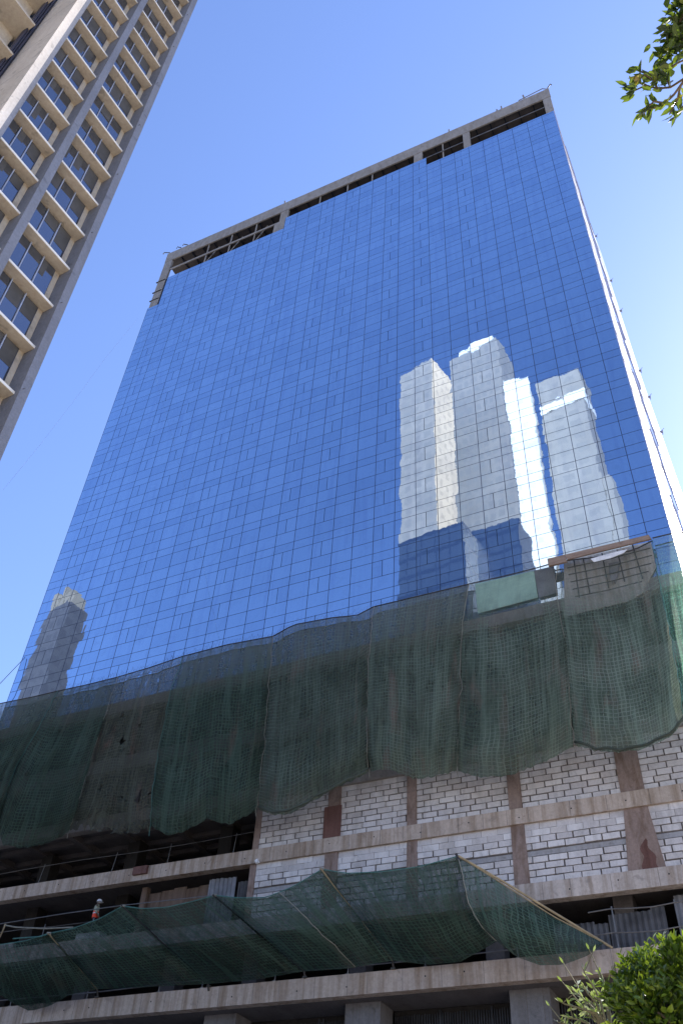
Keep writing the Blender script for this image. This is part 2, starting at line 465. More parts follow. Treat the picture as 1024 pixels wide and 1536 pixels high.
for x in (-39.2, -36.2, -33.1, -25.4, -22.2, -19.4, -11.7):
    mm = MB(); mm.box(x - .06, x + .06, D + .18, D + .27, 86.35, 90.6)
    if x < -33: mm.tube([(x, D + .27, 86.5), (x + 1.0, D + .8, 90.4)], .06)
    mm.build('crown_post', 'parapet', T)
# scaffolding ledges on the bare left column
for z in (84.2, 86.3, 82.6): part('bracket', 'darkpole', T, [(-45.2, -44.0, D - .03, D + .1, z, z + .07)])
# lightning rods and rebar ends on the roof
for px, h, lean in ((427, 1.0, -.1), (437, .5, .1), (673, 1.0, 0), (745, .8, 0), (752, 1.1, 0), (787, 1.5, -.1)):
    b = at(px, 200, D + .2); zb = 92.3
    # slide along the parapet so that the foot sits on it
    lo = -45
    X = min((x / 50 for x in range(-2250, -30)), key=lambda x: abs(proj((x, D + .2, 92.3))[0] - px))
    mm = MB(); mm.tube([(X, D + .25, 92.25), (X + lean, D + .25, 92.3 + h)], .085); mm.box(X - .16, X + .16, D + .1, D + .4, 92.3, 92.45)
    mm.build('roof_post', 'parapet', T)
for X, dx in ((-44.8, -.8), (-43.3, -.5), (-42.4, -.55), (-.8, .45)):
    mm = MB(); mm.tube([(X, D + .2, 92.25), (X + dx * .2, D + .2, 92.85), (X + dx, D, 93.0), (X + dx * 1.15, D, 92.75)], .06); mm.build('davit', 'darkpole', T)
mm = MB(); mm.tube([(-3.6, D + .2, 92.9), (-1.2, D + .2, 93.25), (-.7, D + .2, 92.6)], .05); mm.tube([(-3.6, D + .2, 92.9), (-3.7, D + .2, 92.3)], .05); mm.build('davit', 'steel', T)

# flank: white cladding that flares towards the back, read from the silhouette
SIL = [(93., -.60), (90.7, -.56), (81.3, -.22), (71, -.10), (60.7, .02), (52.2, .22), (44, .40), (35.3, .60), (27, .74), (11.3, .82)]
def sil(z):
    for (z1, x1), (z0, x0) in zip(SIL, SIL[1:]):
        if z >= z0: return x0 + (x1 - x0) * (z - z0) / (z1 - z0)
    return SIL[-1][1]
DEP = 12.
def flank(z, f, push=0.):       # f: fraction of the apparent width
    xa = XR + (sil(z) - XR) * f
    y = D + .08 + DEP * f
    return Vector((xa * y / D + push, y, z))
zz = [11.3 + (92.2 - 11.3) * i / 27 for i in range(28)]
def strip(name, mat, f0, f1, push=0., z0=11.3, z1=92.2):
    mm = MB(); n = 27
    mm.grid(lambda u, v: flank(z0 + (z1 - z0) * v, f0 + (f1 - f0) * u, push), 2, n)
    return mm.build(name, mat, T)
strip('side_cladding', 'white', 0, .36)
strip('side_recess', 'grooves', .36, .54, -.12)
strip('side_cladding', 'white', .54, .84)
strip('side_rail', 'railblue', .84, 1.0, .03)
for za in range(16, 91, 3):
    mm = MB(); mm.tube([flank(za, f / 8, .012) for f in range(7)], .02); mm.build('cladding_joint', 'grooves', T)
for za in range(34, 90, 6):     # slack hoist lines crossing the recess
    mm = MB(); mm.tube([flank(za, .34, .06), flank(za - 2.5, .42, .06), flank(za - 5.5, .52, .06)], .05); mm.build('hoist_line', 'railblue', T)
part('back_wall', 'parapet', T, [(-45, -.72, D + 18.95, D + 19.2, 0, 91.1)])
for px, py in ((846, 190), (877, 247), (905, 378), (916, 416), (933, 466), (862, 300)):
    z = at(px, py).z; P = flank(z, .97)
    mm = MB(); mm.box(P.x - .05, P.x + .18, P.y - .08, P.y + .06, z - .07, z + .06); mm.tube([(P.x + .16, P.y, z - .3), (P.x + .22, P.y, z + .2), (P.x + .34, P.y, z + .3)], .035)
    mm.build('side_bracket', 'grooves', T)
part('corner_trim', 'railblue', T, [(XR - .03, XR + .03, D - .03, D + .07, 30.9, 87)])

# podium
PX0, PX1 = -54., -.72
BANDS = [('C', 12.91, 13.76), ('B', 15.89, 16.63), ('A', 19.27, 19.98), ('E', 22.62, 23.3), ('D', 26.1, 26.98), ('F', 30.2, 30.94)]
for nme, z0, z1 in BANDS:
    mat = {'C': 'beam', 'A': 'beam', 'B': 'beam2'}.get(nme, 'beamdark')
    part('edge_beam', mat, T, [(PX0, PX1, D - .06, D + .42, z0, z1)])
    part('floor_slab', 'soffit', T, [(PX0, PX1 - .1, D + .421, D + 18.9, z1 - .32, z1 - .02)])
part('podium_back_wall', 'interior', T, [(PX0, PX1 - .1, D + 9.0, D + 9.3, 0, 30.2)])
part('podium_end_wall', 'beam2', T, [(PX1 - .1, PX1 + .02, D + .43, D + 18.9, 0, 30.9)])
part('podium_end_wall', 'beam2', T, [(PX0 - .1, PX0 - .001, D + .43, D + 18.9, 0, 30.9)])
# form-tie holes and formwork joints in the slab edges
def ties(z0, z1, xs):
    for x in xs:
        z = z0 + (z1 - z0) * rnd.uniform(.4, .62); mm = MB()
        mm.tube([(x, D - .064, z), (x, D - .05, z)], .034, 8); mm.build('tie_hole', 'black', T)
ties(19.27, 19.98, [-3 - 2.35 * i for i in range(18)])
ties(15.89, 16.63, [-2.2 - 2.0 * i for i in range(8)])
ties(12.91, 13.76, [-7.6, -12.9, -14.6, -18.2, -20.6, -23.9, -28.3, -31.9, -33.4])
def joints(z0, z1, n):
    x = -1.2
    while x > -42:
        part('formwork_joint', 'mortar', T, [(x - .008, x + .008, D - .0625, D - .055, z0 + .01, z1 - .01)]); x -= rnd.uniform(.9, 1.9)
for nme, z0, z1 in BANDS[:3]: joints(z0, z1, 20)
m = MB(); m.box(-30.9, -30.0, D - .2, D - .062, 19.55, 19.96); m.build('formwork_scrap', 'rust', T)
# patch of leftover formwork on slab A near the right
# brick infill
PIERS = [(-19.36, .34), (-15.22, .24), (-10.19, .30), (-5.02, .50)]
def brick_wall(x0, x1, z0, z1, tight=2, lint=None, seed=1):
    r = random.Random(seed)
    part('infill_backing', 'mortar', T, [(x0, x1, D + .16, D + .30, z0, z1)])
    ch, bl = .292, .80
    n = int((z1 - z0) / ch); ch = (z1 - z0) / n
    edges = [x0] + [q for c, w in sorted(PIERS) for q in (c - w - .01, c + w + .01)] + [x1]
    for b0, b1 in zip(edges[::2], edges[1::2]):
        mm = MB(); ml = MB()
        for i in range(n):
            za = z0 + i * ch
            if lint is not None and i == lint:
                ml.box(b0, b1, D + .115, D + .155, za + .02, za + ch * .8); continue
            tb = i >= n - tight
            x = b0 - (bl / 2 if i % 2 else 0) - r.uniform(0, .1)
            while x < b1:
                L = bl * r.uniform(.86, 1.08)
                g = .008 if tb else r.uniform(.018, .042)
                gz = .006 if tb else r.uniform(.014, .03)
                a, b = max(x + g, b0), min(x + L - g, b1)
                x += L
                if b - a < .1: continue
                y = D + .085 + r.gauss(0, .006); dz = r.gauss(0, .005)
                t = r.gauss(0, .004)
                P = [(a, y, za + gz + dz - t), (b, y, za + gz + dz + t), (b, y + .075, za + gz + dz + t), (a, y + .075, za + gz + dz - t)]
                P += [(p[0], p[1] + r.gauss(0, .003), za + ch - gz + dz * .5) for p in P]
                mm.hexa(P)
        mm.build('block_wall', 'blocks', T)
        if ml.v: ml.build('lintel_course', 'lintel', T)
brick_wall(-23.5, -.75, 19.98, 22.62, 1, 9, 3)
brick_wall(-23.5, -.75, 16.63, 19.27, 2, 4, 4)
part('wall_end_post', 'pier', T, [(-23.85, -23.51, D + .06, D + .45, 19.98, 22.62)])
part('wall_end_post', 'pier', T, [(-23.85, -23.51, D + .06, D + .45, 16.63, 19.27)])
for i, (c, w) in enumerate(PIERS):
    part('pier', 'pier', T, [(c - w, c + w, D + .03, D + .159, 19.98, 22.62)])
    mm = MB(); k = .25 if i == 3 else .04
    mm.hexa([(c - w - k, D + .03, 16.63), (c + w + k, D + .03, 16.63), (c + w + k, D + .159, 16.63), (c - w - k, D + .159, 16.63), (c - w, D + .03, 19.27), (c + w, D + .03, 19.27), (c + w, D + .159, 19.27), (c - w, D + .159, 19.27)])
    mm.build('pier', 'pier', T)
part('formwork_board', 'rust', T, [(-19.86, -18.92, D - .03, D + .029, 19.98, 21.6)])
m = MB(); m.grid(lambda u, v: (-4.88 + .06 * math.sin(v * 7) + (u - .5) * .62 * (1 - v) ** .55 * (1 + .25 * math.sin(v * 11 + u * 3)), D + .0265, 16.66 + v * 1.25), 6, 12); m.build('rust_stain_plate', 'rust', T)
# upper podium storeys behind the net: piers and grey infill
for x in (-47, -42.5, -37.5, -32.6, -28, -23.7, -19.4, -15.2, -10.2, -5.0, -1.3):
    part('column', 'soffit', T, [(x - .35, x + .35, D + .6, D + 1.3, 23.3, 26.1)])
    part('column', 'soffit', T, [(x - .35, x + .35, D + .6, D + 1.3, 26.98, 30.2)])
for x in (-46, -39.5, -33.2, -27.0):
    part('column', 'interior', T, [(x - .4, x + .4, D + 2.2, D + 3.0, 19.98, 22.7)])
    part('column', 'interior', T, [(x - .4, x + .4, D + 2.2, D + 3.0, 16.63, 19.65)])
for x in (-46, -40, -34, -28.6, -24, -18.4, -12, -6.4):
    part('column', 'soffit', T, [(x - .4, x + .4, D + 1.4, D + 2.2, 13.76, 16.3)])
part('parapet_wall', 'beam2', T, [(-12.3, -.75, D + .1, D + .3, 31.0, 31.02)])
# ceiling ribs under the open storey
for i in range(9):
    part('ceiling_beam', 'soffit', T, [(-53 + i * 3.25, -52.6 + i * 3.25, D + .43, D + 8.9, 22.63, 22.97)])
for j in range(5):
    part('ceiling_beam', 'soffit', T, [(PX0, -24, D + 1.4 + j * 1.6, D + 1.75 + j * 1.6, 22.7, 22.96)])
# ground storey: soffit drop, tiled columns, louvre screens
part('soffit_panel', 'soffit', T, [(PX0, PX1 - .1, D + .421, D + 4.5, 12.93, 13.1)])
GC = [(-32.9, -31.2), (-25.95, -24.25), (-18.75, -17.1), (-11.4, -9.75), (-3.9, -2.2)]
for a, b in GC:
    mm = MB(); mm.box(a, b, D + 1.05, D + 2.4, .1, 12.92)
    c = mm.build('ground_column', 'tile', T)
    jm = MB()
    for q in (1, 2): jm.box(a + (b - a) * q / 2.4 - .012, a + (b - a) * q / 2.4 + .012, D + 1.043, D + 1.049, .1, 12.9)
    for z in range(1, 12, 1): jm.box(a, b, D + 1.043, D + 1.0485, z - .2, z - .176)
    jm.build('tile_joint', 'mortar', c)
for (a0, a), (b, b1) in zip([(-45, -40)] + GC, GC + [(0, -.8)][1:] if False else GC + [(-.8, 0)]):
    mm = MB(); x = a + .05
    while x < b - .06:
        mm.box(x, x + .05, D + 2.5, D + 2.56, .1, 12.7 + rnd.uniform(-.04, .02)); x += rnd.uniform(.10, .13)
        if rnd.random() < .06: mm.box(x, x + .09, D + 2.46, D + 2.56, .1, 12.8); x += .12
    mm.build('louvre_screen', 'louvre', T)
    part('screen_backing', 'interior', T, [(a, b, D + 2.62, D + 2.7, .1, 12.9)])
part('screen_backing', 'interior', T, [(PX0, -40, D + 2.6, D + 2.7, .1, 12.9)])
# cladding bits above the net, right corner: boards that cover the unglazed strip

# fix ground column sub-parts (their vertices are relative to the tower base as well)
# ------------------------------------------------------------------ timber and sheets around the net top
def board(name, pts, Y, th, mat, label, cat, group=None):
    P = [at(x, y, Y) for x, y in pts]; m = MB(); n = len(P)
    c = sum(P, Vector()) / n
    i = 0; m.v = P + [p + Vector((0, th, 0)) for p in P]
    m.f = [tuple(range(n)), tuple(reversed(range(n, 2 * n)))] + [(k, n + k, n + (k + 1) % n, (k + 1) % n) for k in range(n)]
    return tag(m.build(name, mat, base=c), label, cat, group)
board('wall_panel', [(845, 842), (975, 812), (983, 850), (962, 890), (940, 902), (846, 925)], D - .12, .06, 'palepanel', 'grey boarded panel hung over the glass behind the right end of the upper netting', 'panel')
board('plank', [(820, 838), (846, 832), (850, 842), (822, 849)], D - .75, .12, 'wood', 'short brown plank poking out above the upper netting near its right end', 'plank')
board('plank', [(846, 832), (972, 802), (976, 808), (850, 839)], D - .8, .10, 'wood', 'long reddish brown plank along the net top near the right corner of the tower', 'plank')
board('plastic_sheet', [(885, 838), (925, 827), (940, 824), (935, 829), (915, 837), (890, 843)], D - .84, .03, 'whitecloth', 'crumpled strip of white plastic sheeting on the grey boarded panel', 'sheeting')
board('green_tarpaulin', [(712, 876), (800, 856), (806, 896), (716, 920)], D - .14, .05, 'tarp', 'pale green tarpaulin panel tied over the glass behind the netting', 'tarpaulin')
board('slatted_panel', [(800, 856), (830, 849), (834, 889), (808, 896)], D - .15, .05, 'sheet', 'small grey slatted panel beside the pale green tarpaulin', 'panel')
board('lamp_bracket', [(912, 845), (928, 842), (926, 862), (922, 873), (917, 874), (913, 860)], D - .3, .15, 'sheet', 'bright metal floodlight hanging on the grey boarded panel under the plank', 'floodlight')

t = thing('scaffold', at(915, 850, D - .2), 'lattice of thin dark scaffold rods over the grey boarded panel below the plank', 'scaffold')
for a, b in (((874, 838), (884, 890)), ((902, 830), (912, 882)), ((925, 826), (936, 872)), ((947, 815), (963, 868)), ((860, 840), (868, 896))):
    m = MB(); m.tube([at(*a, D - .28), at(*b, D - .34)], .035, 6); m.build('upright', 'darkpole', t)
for a, b in (((850, 852), (975, 822)), ((852, 862), (977, 833)), ((855, 873), (976, 845)), ((858, 884), (972, 857)), ((862, 895), (962, 872))):
    m = MB(); m.tube([at(*a, D - .33), at((a[0] + b[0]) / 2, (a[1] + b[1]) / 2 + 1.5, D - .34), at(*b, D - .33)], .03, 6); m.build('ledger', 'darkpole', t)
c = at(187, 1291, D + 1.2)
m = MB()
for k in range(4): m.box(c.x - .9 + .05 * k, c.x + .8 + .1 * (k % 2), D + 1.1 + .12 * (k % 2), D + 1.2 + .12 * (k % 2), 19.99 + .06 * k, 20.045 + .06 * k)
tag(m.build('timber_pile', 'lintel', base=(c.x, D + 1.2, 19.98)), 'small pile of pale boards lying on the dark open storey', 'timber')
# ------------------------------------------------------------------ safety nets
def net(name, top, bot, left, right, offs, mat, label, group, nu=36, nv=34, jag=0., seed=0, uvw=5.4, uvh=9., cat='safety net', plt=1.):
    r = random.Random(seed); jg = [r.uniform(-1, 1) * jag for _ in range(nu + 1)]
    T0, T1 = Vector(top[0]), Vector(top[-1]); B0, B1 = Vector(bot[0]), Vector(bot[-1])
    left = [top[0]] + left + [bot[0]]; right = [top[-1]] + right + [bot[-1]]
    def px(u, v):
        t, b = poly(top, u), poly(bot, u)
        l, q = poly(left, v), poly(right, v)
        return t * (1 - v) + b * v + l * (1 - u) + q * u - (T0 * (1 - u) * (1 - v) + T1 * u * (1 - v) + B0 * (1 - u) * v + B1 * u * v)
    def fn(u, v):
        p = px(u, v); o = offs(u, v)
        o += .10 * noise.noise(Vector((u * 5 + seed * 9, v * 4, 3))) + .2 * (noise.noise(Vector((u * 13 + seed * 5 + v * 1.5, v * 1.6, 8)))) * min(1, v * 2) * plt
        if jag and v > .85: p = p + Vector((0, jg[int(u * nu)] * (v - .85) / .15))
        return at(p.x, p.y, D - o)
    c = fn(.5, 0)
    m = MB(); m.grid(fn, nu, nv, lambda u, v: (seed * 13.7 + uvw * (u + .07 * (math.tanh((u - .93) * 28) + math.tanh((u - .07) * 28))) + .25 * v * v * math.sin(u * 9), v * uvh))
    o = bpy.data.objects.new(name, None); COL.objects.link(o); o.location = c
    bpy.context.view_layer.update()
    tag(o, label, cat, group)
    m.build('mesh_sheet', mat, o, smooth=True)
    return o, fn
def up_off(b0=.35, b1=1.55, bul=.5):
    return lambda u, v: b0 + (b1 - b0) * (1 - (1 - v) ** 1.7) + bul * (1 - (2 * u - 1) ** 4) * math.sin(math.pi * min(1, v * .55 + .28)) * (v ** .5) - .35 * max(0, v - .86) / .14
TOPS = [
    [(-95, 1080), (-40, 1066), (0, 1056), (50, 1046), (88, 1037)],
    [(88, 1037), (130, 1028), (178, 1016)],
    [(178, 1016), (225, 1002), (275, 985)],
    [(275, 985), (340, 968), (410, 955)],
    [(410, 955), (440, 938), (500, 927), (535, 924), (560, 911)],
    [(560, 911), (640, 892), (703, 877)],
    [(703, 877), (760, 864), (800, 854), (838, 843)],
    [(838, 843), (900, 836), (950, 826), (978, 812)],
    [(978, 808), (1012, 800), (1045, 800)],
]
SEAMS = [
    [(60, 1090), (25, 1150), (-5, 1230)],
    [(163, 1060), (140, 1130), (115, 1215), (103, 1248)],
    [(256, 1040), (240, 1120), (228, 1200), (226, 1240)],
    [(404, 1020), (398, 1110), (388, 1190), (386, 1214)],
    [(553, 985), (551, 1060), (551, 1130), (553, 1158)],
    [(692, 950), (690, 1040), (686, 1120), (685, 1157)],
    [(832, 880), (847, 960), (855, 1050), (860, 1120)],
    [(985, 860), (1000, 930), (1014, 1000), (1026, 1080)],
    [(1052, 860), (1062, 940), (1072, 1010), (1080, 1060)],
]
BOTS = [
    [(-130, 1285), (-60, 1290), (-5, 1235)],
    [(-5, 1235), (5, 1268), (45, 1272), (80, 1262), (103, 1248)],
    [(103, 1246), (150, 1238), (190, 1246), (226, 1240)],
    [(226, 1240), (248, 1252), (275, 1249), (310, 1228), (345, 1237), (386, 1214)],
    [(388, 1214), (415, 1223), (440, 1219), (500, 1184), (553, 1158)],
    [(556, 1156), (585, 1154), (620, 1168), (645, 1166), (685, 1156)],
    [(686, 1157), (720, 1167), (760, 1164), (810, 1146), (860, 1120)],
    [(862, 1118), (890, 1126), (930, 1129), (965, 1124), (1005, 1105), (1026, 1080)],
    [(1027, 1080), (1050, 1075), (1080, 1060)],
]
LAB = [
    'very dark green safety net sheet at the far left edge of the upper netting',
    'dark green net sheet left of the torn one, hanging over the open storey',
    'torn dusty green net sheet with a ragged holed lower edge above the dark open floor',
    'dark green net sheet between the torn sheet and the left end of the block wall',
    'creased green net sheet whose low corner hangs at the left end of the block wall',
    'green net sheet above the second rusty pier, with the dark slit at its left seam',
    'green net sheet in front of the pale green tarpaulin',
    'green net sheet below the long plank, sunlit along its right side',
    'pale sunlit green net wrapped round the right corner of the tower',
]
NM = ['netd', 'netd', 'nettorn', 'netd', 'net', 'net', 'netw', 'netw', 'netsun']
prevR = None
for i in range(9):
    L = SEAMS[i - 1][:-1] if i else [(-105, 1150), (-120, 1220)]
    Rr = SEAMS[i][:-1]
    b1 = 1.9 if i >= 7 else 1.55
    o, fn = net('safety_net', TOPS[i], BOTS[i], list(L), list(Rr), up_off(.30, b1, 1.05 if i != 2 else .25) if i != 7 else (lambda u, v: .35 + (1.3 + 1.9 * u * u) * (1 - (1 - v) ** 1.7) + .5 * (1 - (2 * u - 1) ** 4) * v - .35 * max(0, v - .86) / .14), NM[i], LAB[i], 'green safety nets hung across the upper podium', jag=7 if i == 2 else 1.6, seed=i + 1)
    base = o.location.copy()
    # lacing rope down the right-hand seam and the head rope along the top
    if i < 8:
        mm = MB(); pts = []
        for k in range(26):
            v = k / 25 * 1.01
            p = fn(1, min(1, v)); p = p + Vector((rnd.gauss(0, .035), -.05, 0))
            pts.append(p)
        pts.append(pts[-1] + Vector((.05, 0, -.35)))
        mm.tube(pts, .018, 5)
        mm.build('rope', 'rope' if i in (1, 3, 4, 5, 6) else 'ropeg', o)
    mm = MB(); mm.tube([fn(k / 12, 0) + Vector((0, -.03, .02)) for k in range(13)], .035, 5); mm.build('head_rope', 'darkpole', o)
    if i == 2:      # rags
        for u in (.35, .62, .8):
            p = fn(u, .97); mm = MB()
            mm.grid(lambda a, b: p + Vector(((a - .5) * .9 + .1 * math.sin(b * 5), -.08 + .12 * math.sin(a * 6 + b * 3), .3 - b * .7 - .2 * abs(a - .5))), 6, 6, lambda a, b: (a, b)); mm.build('rag', 'nettorn', o, smooth=True)
    if i in (4, 7):    # gathered folds of the hem
        mm = MB(); mm.tube([fn(k / 16, .985) + Vector((0, -.03, .03 * math.sin(k * 1.7))) for k in range(17)], .06, 6); mm.build('hem', 'netd', o, smooth=True)
# thin spiky wire coil running along the head of the nets
for seg, lab in ((TOPS[1] + TOPS[2] + TOPS[3], 'thin tangled wire along the net top left of the middle of the tower'), (TOPS[4] + TOPS[5] + TOPS[6][:3], 'thin tangled wire standing above the net top below the tower reflections')):
    m = MB(); n = 150; pts = []
    for k in range(n + 1):
        p = poly(seg, k / n); q = at(p.x, p.y, D - .28)
        pts.append(q + Vector((0, rnd.uniform(-.05, .05), .12 + (.28 if k % 2 else 0) * rnd.uniform(.3, 1.4))))
    m.tube(pts, .007, 4)
    m.build('wire_coil', 'darkpole', base=pts[n // 2]) ; tag(COL.objects[-1], lab, 'wire')

# catch net fan above the entrance
ZT = {}
TIPS = [(74, 1401), (185, 1360), (322, 1344), (483, 1305), (688, 1285)]
FEET = [(146, 1484), (312, 1476), (456, 1457), (588, 1441)]
def fan_off(o0=2.7, o1=.35, sag=.55):
    return lambda u, v: o0 + (o1 - o0) * v + sag * math.sin(math.pi * v) * (1 - (2 * u - 1) ** 4)
fans = [
    ([(-60, 1420), (0, 1418), (40, 1412), (74, 1401)], [(-60, 1500), (0, 1492), (22, 1506), (45, 1517), (75, 1509), (105, 1492), (146, 1484)], [(-60, 1460)], [(110, 1442)], (2.6, .7, .9), 'netc', 'darkest catch net panel sagging over the lowest slab edge at the far left'),
    ([(74, 1401), (112, 1393), (150, 1379), (185, 1360)], [(146, 1484), (230, 1480), (312, 1476)], [(110, 1442)], [(248, 1418)], (2.7, .25, .75), 'netc', 'catch net panel below the worker in the orange vest'),
    ([(185, 1360), (215, 1364), (250, 1362), (290, 1353), (322, 1344)], [(312, 1476), (380, 1470), (456, 1457)], [(248, 1418)], [(390, 1400)], (2.7, .25, .85), 'netc', 'catch net panel in front of the brown board and corrugated sheet'),
    ([(322, 1344), (360, 1348), (400, 1347), (440, 1331), (483, 1305)], [(456, 1457), (520, 1453), (588, 1441)], [(390, 1400)], [(536, 1373)], (2.7, .25, .9), 'netc', 'catch net panel covering the lower left end of the block wall'),
    ([(483, 1305), (520, 1311), (570, 1309), (630, 1301), (688, 1285)], [(588, 1441), (640, 1447), (690, 1443), (745, 1412)], [(536, 1373)], [(702, 1350), (720, 1390)], (2.7, .5, 1.0), 'netc', 'widest catch net panel, in front of the third bay of the block wall'),
    ([(688, 1285), (760, 1331), (830, 1376), (905, 1415)], [(745, 1412), (775, 1436), (810, 1448), (845, 1447), (880, 1434), (905, 1415)], [(702, 1350), (720, 1390)], [], (2.7, .5, .6), 'netr', 'triangular coarse catch net at the right end of the row, hanging from the sloping pole'),
]
for i, (t, b, l, r_, oo, mt, lab) in enumerate(fans):
    o, fn = net('catch_net', t, b, l, r_, (lambda u, v: (2.7 - 2.2 * u) + (.9 - .2 * u) * math.sin(math.pi * v) * .6 - .9 * v * (1 - u)) if i == 5 else fan_off(*oo), mt, lab, 'green catch nets fanned out above the lowest slab', seed=20 + i, uvw=5.5, uvh=5.5, nu=24, nv=20, cat='catch net', plt=.6)
    mm = MB(); mm.tube([fn(k / 16, 0) + Vector((0, -.02, .02)) for k in range(17)], .025, 5); mm.build('head_rope', 'bamboo' if i == 5 else 'ropeg', o)
    if i in (3, 5):
        uu = 0 if i == 5 else .58
        mm = MB(); mm.tube([fn(uu, k / 14) + Vector((rnd.gauss(0, .03), -.04, 0)) for k in range(15)], .02, 5); mm.build('rope', 'rope', o)
PL = ['short pale bamboo pole under the far left catch net', 'thin dark pole propping the catch nets just right of the worker', 'thick black pole propping the catch net in front of the corrugated sheet', 'pale two tone bamboo pole propping the catch net below the block wall']
for i, (a, b) in enumerate(zip(TIPS[:4], FEET)):
    A = at(*a, D - 2.72); B = at(*b, D - .2); mid = A.lerp(B, .5) + Vector((0, 0, -.04))
    m = MB(); m.tube([A + (A - B) * .02, A.lerp(B, .3), mid, A.lerp(B, .75), B], .042, 8); t = thing('support_pole', B, PL[i], 'pole', 'poles propping the catch nets')
    m.build('shaft', ['bamboo', 'darkpole', 'black', 'bamboo'][i], t)
    mm = MB(); mm.tube([A + Vector((-.12, 0, .05)), A + Vector((.12, 0, .02))], .06, 6); mm.build('tie', 'rope', t)
    mm = MB(); mm.tube([B, B + Vector((0, .15, -.25))], .05, 6); mm.box(B.x - .1, B.x + .1, B.y + .05, B.y + .17, 13.755, 13.82); mm.build('foot', 'darkpole', t)
t = thing('support_pole', at(905, 1417, D - .5), 'long pale bamboo pole sloping down along the edge of the triangular catch net', 'pole', 'poles propping the catch nets')
A, B = at(687, 1284, D - 2.72), at(918, 1422, D - .35)
m = MB(); m.tube([A, A.lerp(B, .3) + Vector((0, 0, .05)), A.lerp(B, .6) + Vector((0, 0, .02)), B], .05, 8); m.build('shaft', 'bamboo', t)
m = MB(); m.tube([A + Vector((-.1, 0, .1)), A + Vector((.05, 0, -.2))], .06, 6); m.build('tie', 'darkpole', t)

# ropes and rails
def line(name, pts, r, mat, label, cat, group=None, n=5):
    P = pts; m = MB(); m.tube(P, r, n); return tag(m.build(name, mat, base=P[len(P) // 2]), label, cat, group)
line('rope', [at(-40, 1392, D - 2.7), at(0, 1386, D - 2.7), at(100, 1370, D - 2.7), at(185, 1358, D - 2.7), at(322, 1343, D - 2.7)], .022, 'steel', 'thin line strung along the tips of the catch net poles past the worker', 'rope')
line('rope', [at(8, 1388, D - 2.2), at(25, 1391, D - 2.3), at(70, 1393, D - 2.5), at(110, 1391, D - 2.6)], .035, 'rope', 'pale sagging rope bundle at the left end of the catch nets', 'rope')
line('rope', [at(20, 1408, D - 2.5), at(60, 1405, D - 2.6), at(76, 1400, D - 2.65), at(110, 1394, D - 2.6), at(170, 1388, D - 2.5)], .03, 'ropeg', 'bright green twisted rope at the left end of the catch nets', 'rope')
line('pole', [at(9, 1386, D - 2.2), at(-6, 1420, D - 2.2), at(-20, 1452, D - .4), at(-22, 1468, D - .1)], .05, 'bamboo', 'pale bamboo pole leaning at the left edge of the catch nets', 'pole')

def guard(label, X0_, X1_, zb, heights, posts, Y, lean=0., rr=.026):
    t = thing('guard_rail', ((X0_ + X1_) / 2, Y, zb), label, 'guard rail', None)
    for h in heights:
        m = MB(); n = 8
        m.tube([(X0_ + (X1_ - X0_) * k / n, Y - .02, zb + h + .05 * math.sin(k * 1.7)) for k in range(n + 1)], rr, 6); m.build('rail', 'steel', t)
    for x in posts:
        m = MB(); m.tube([(x, Y, zb - .12), (x + lean + rnd.uniform(-.06, .06), Y, zb + max(heights) + .15)], rr * 1.1, 6); m.box(x - .08, x + .08, Y - .05, Y + .07, zb - .01, zb + .03); m.build('post', 'steel', t)
    return t
guard('thin wire guard rail on the slab edge of the dark open storey', -53, -23.9, 19.98, (.95,), (-50, -45.5, -42.0, -37.6, -32.6, -29.0, -25.0), D + .1, .12, .014)
guard('steel tube guard rail before the corrugated sheets, right of the triangular catch net', -7.6, -.8, 13.76, (.55, 1.45), (-6.6, -4.2, -1.6), D + .02)
guard('thin rail on the lowest slab edge seen through the catch nets', -45, -9.6, 13.76, (.32,), (-42, -37, -32.2, -28, -25.6, -21.8, -18.2, -14.6, -10.6), D + .0)
guard('low wire rail on the floor where the worker stands', -50, -30.6, 16.63, (.9,), (-47, -43, -39.3, -36.2, -33), D + .05, 0, .014)

# corrugated sheets and boards standing on the floors
def corrugated(x0, x1, z0, z1, Y, mat, label, jag=.1, tilt=.0, group='corrugated sheets closing the open floors'):
    m = MB(); n = int((x1 - x0) / .06); r = random.Random(int(x0 * 100)); tj = 0
    cols_ = []
    for k in range(n + 1):
        x = x0 + (x1 - x0) * k / n
        if k % 14 == 0: tj = r.uniform(-1, 1) * jag
        y = Y + .045 * math.sin(k * math.pi / 2) + .02 * math.sin(k * .13)
        cols_.append((x, y, tj))
    for (xa, ya, ta), (xb, yb, tb) in zip(cols_, cols_[1:]):
        m.quad((xa, ya, z0), (xb, yb, z0), (xb, yb + tilt, z1 + ta), (xa, ya + tilt, z1 + ta))
        m.quad((xa, ya + tilt + .012, z1 + ta), (xb, yb + tilt + .012, z1 + ta), (xb, yb + .012, z0), (xa, ya + .012, z0))
    return tag(m.build('corrugated_sheet', mat, base=((x0 + x1) / 2, Y, z0)), label, 'metal sheet', group)
corrugated(-4.3, -1.9, 13.765, 15.8, D + .75, 'sheet', 'pale grey corrugated sheet behind the guard rail, right of the thin dark gap', .04)
corrugated(-1.85, -.9, 13.765, 15.85, D + .72, 'sheet', 'rightmost corrugated sheet behind the guard rail, at the frame edge', .03)
corrugated(-7.0, -4.75, 13.765, 15.45, D + .95, 'sheet2', 'darker corrugated sheet behind the upper end of the sloping bamboo pole', .10)
corrugated(-9.3, -7.05, 13.765, 15.1, D + 1.0, 'sheet2', 'dark corrugated sheet partly hidden by the triangular catch net', .15)
corrugated(-26.5, -24.9, 16.635, 19.05, D + .6, 'sheet', 'shiny corrugated sheet standing beside the brown board on the worker floor', .05)
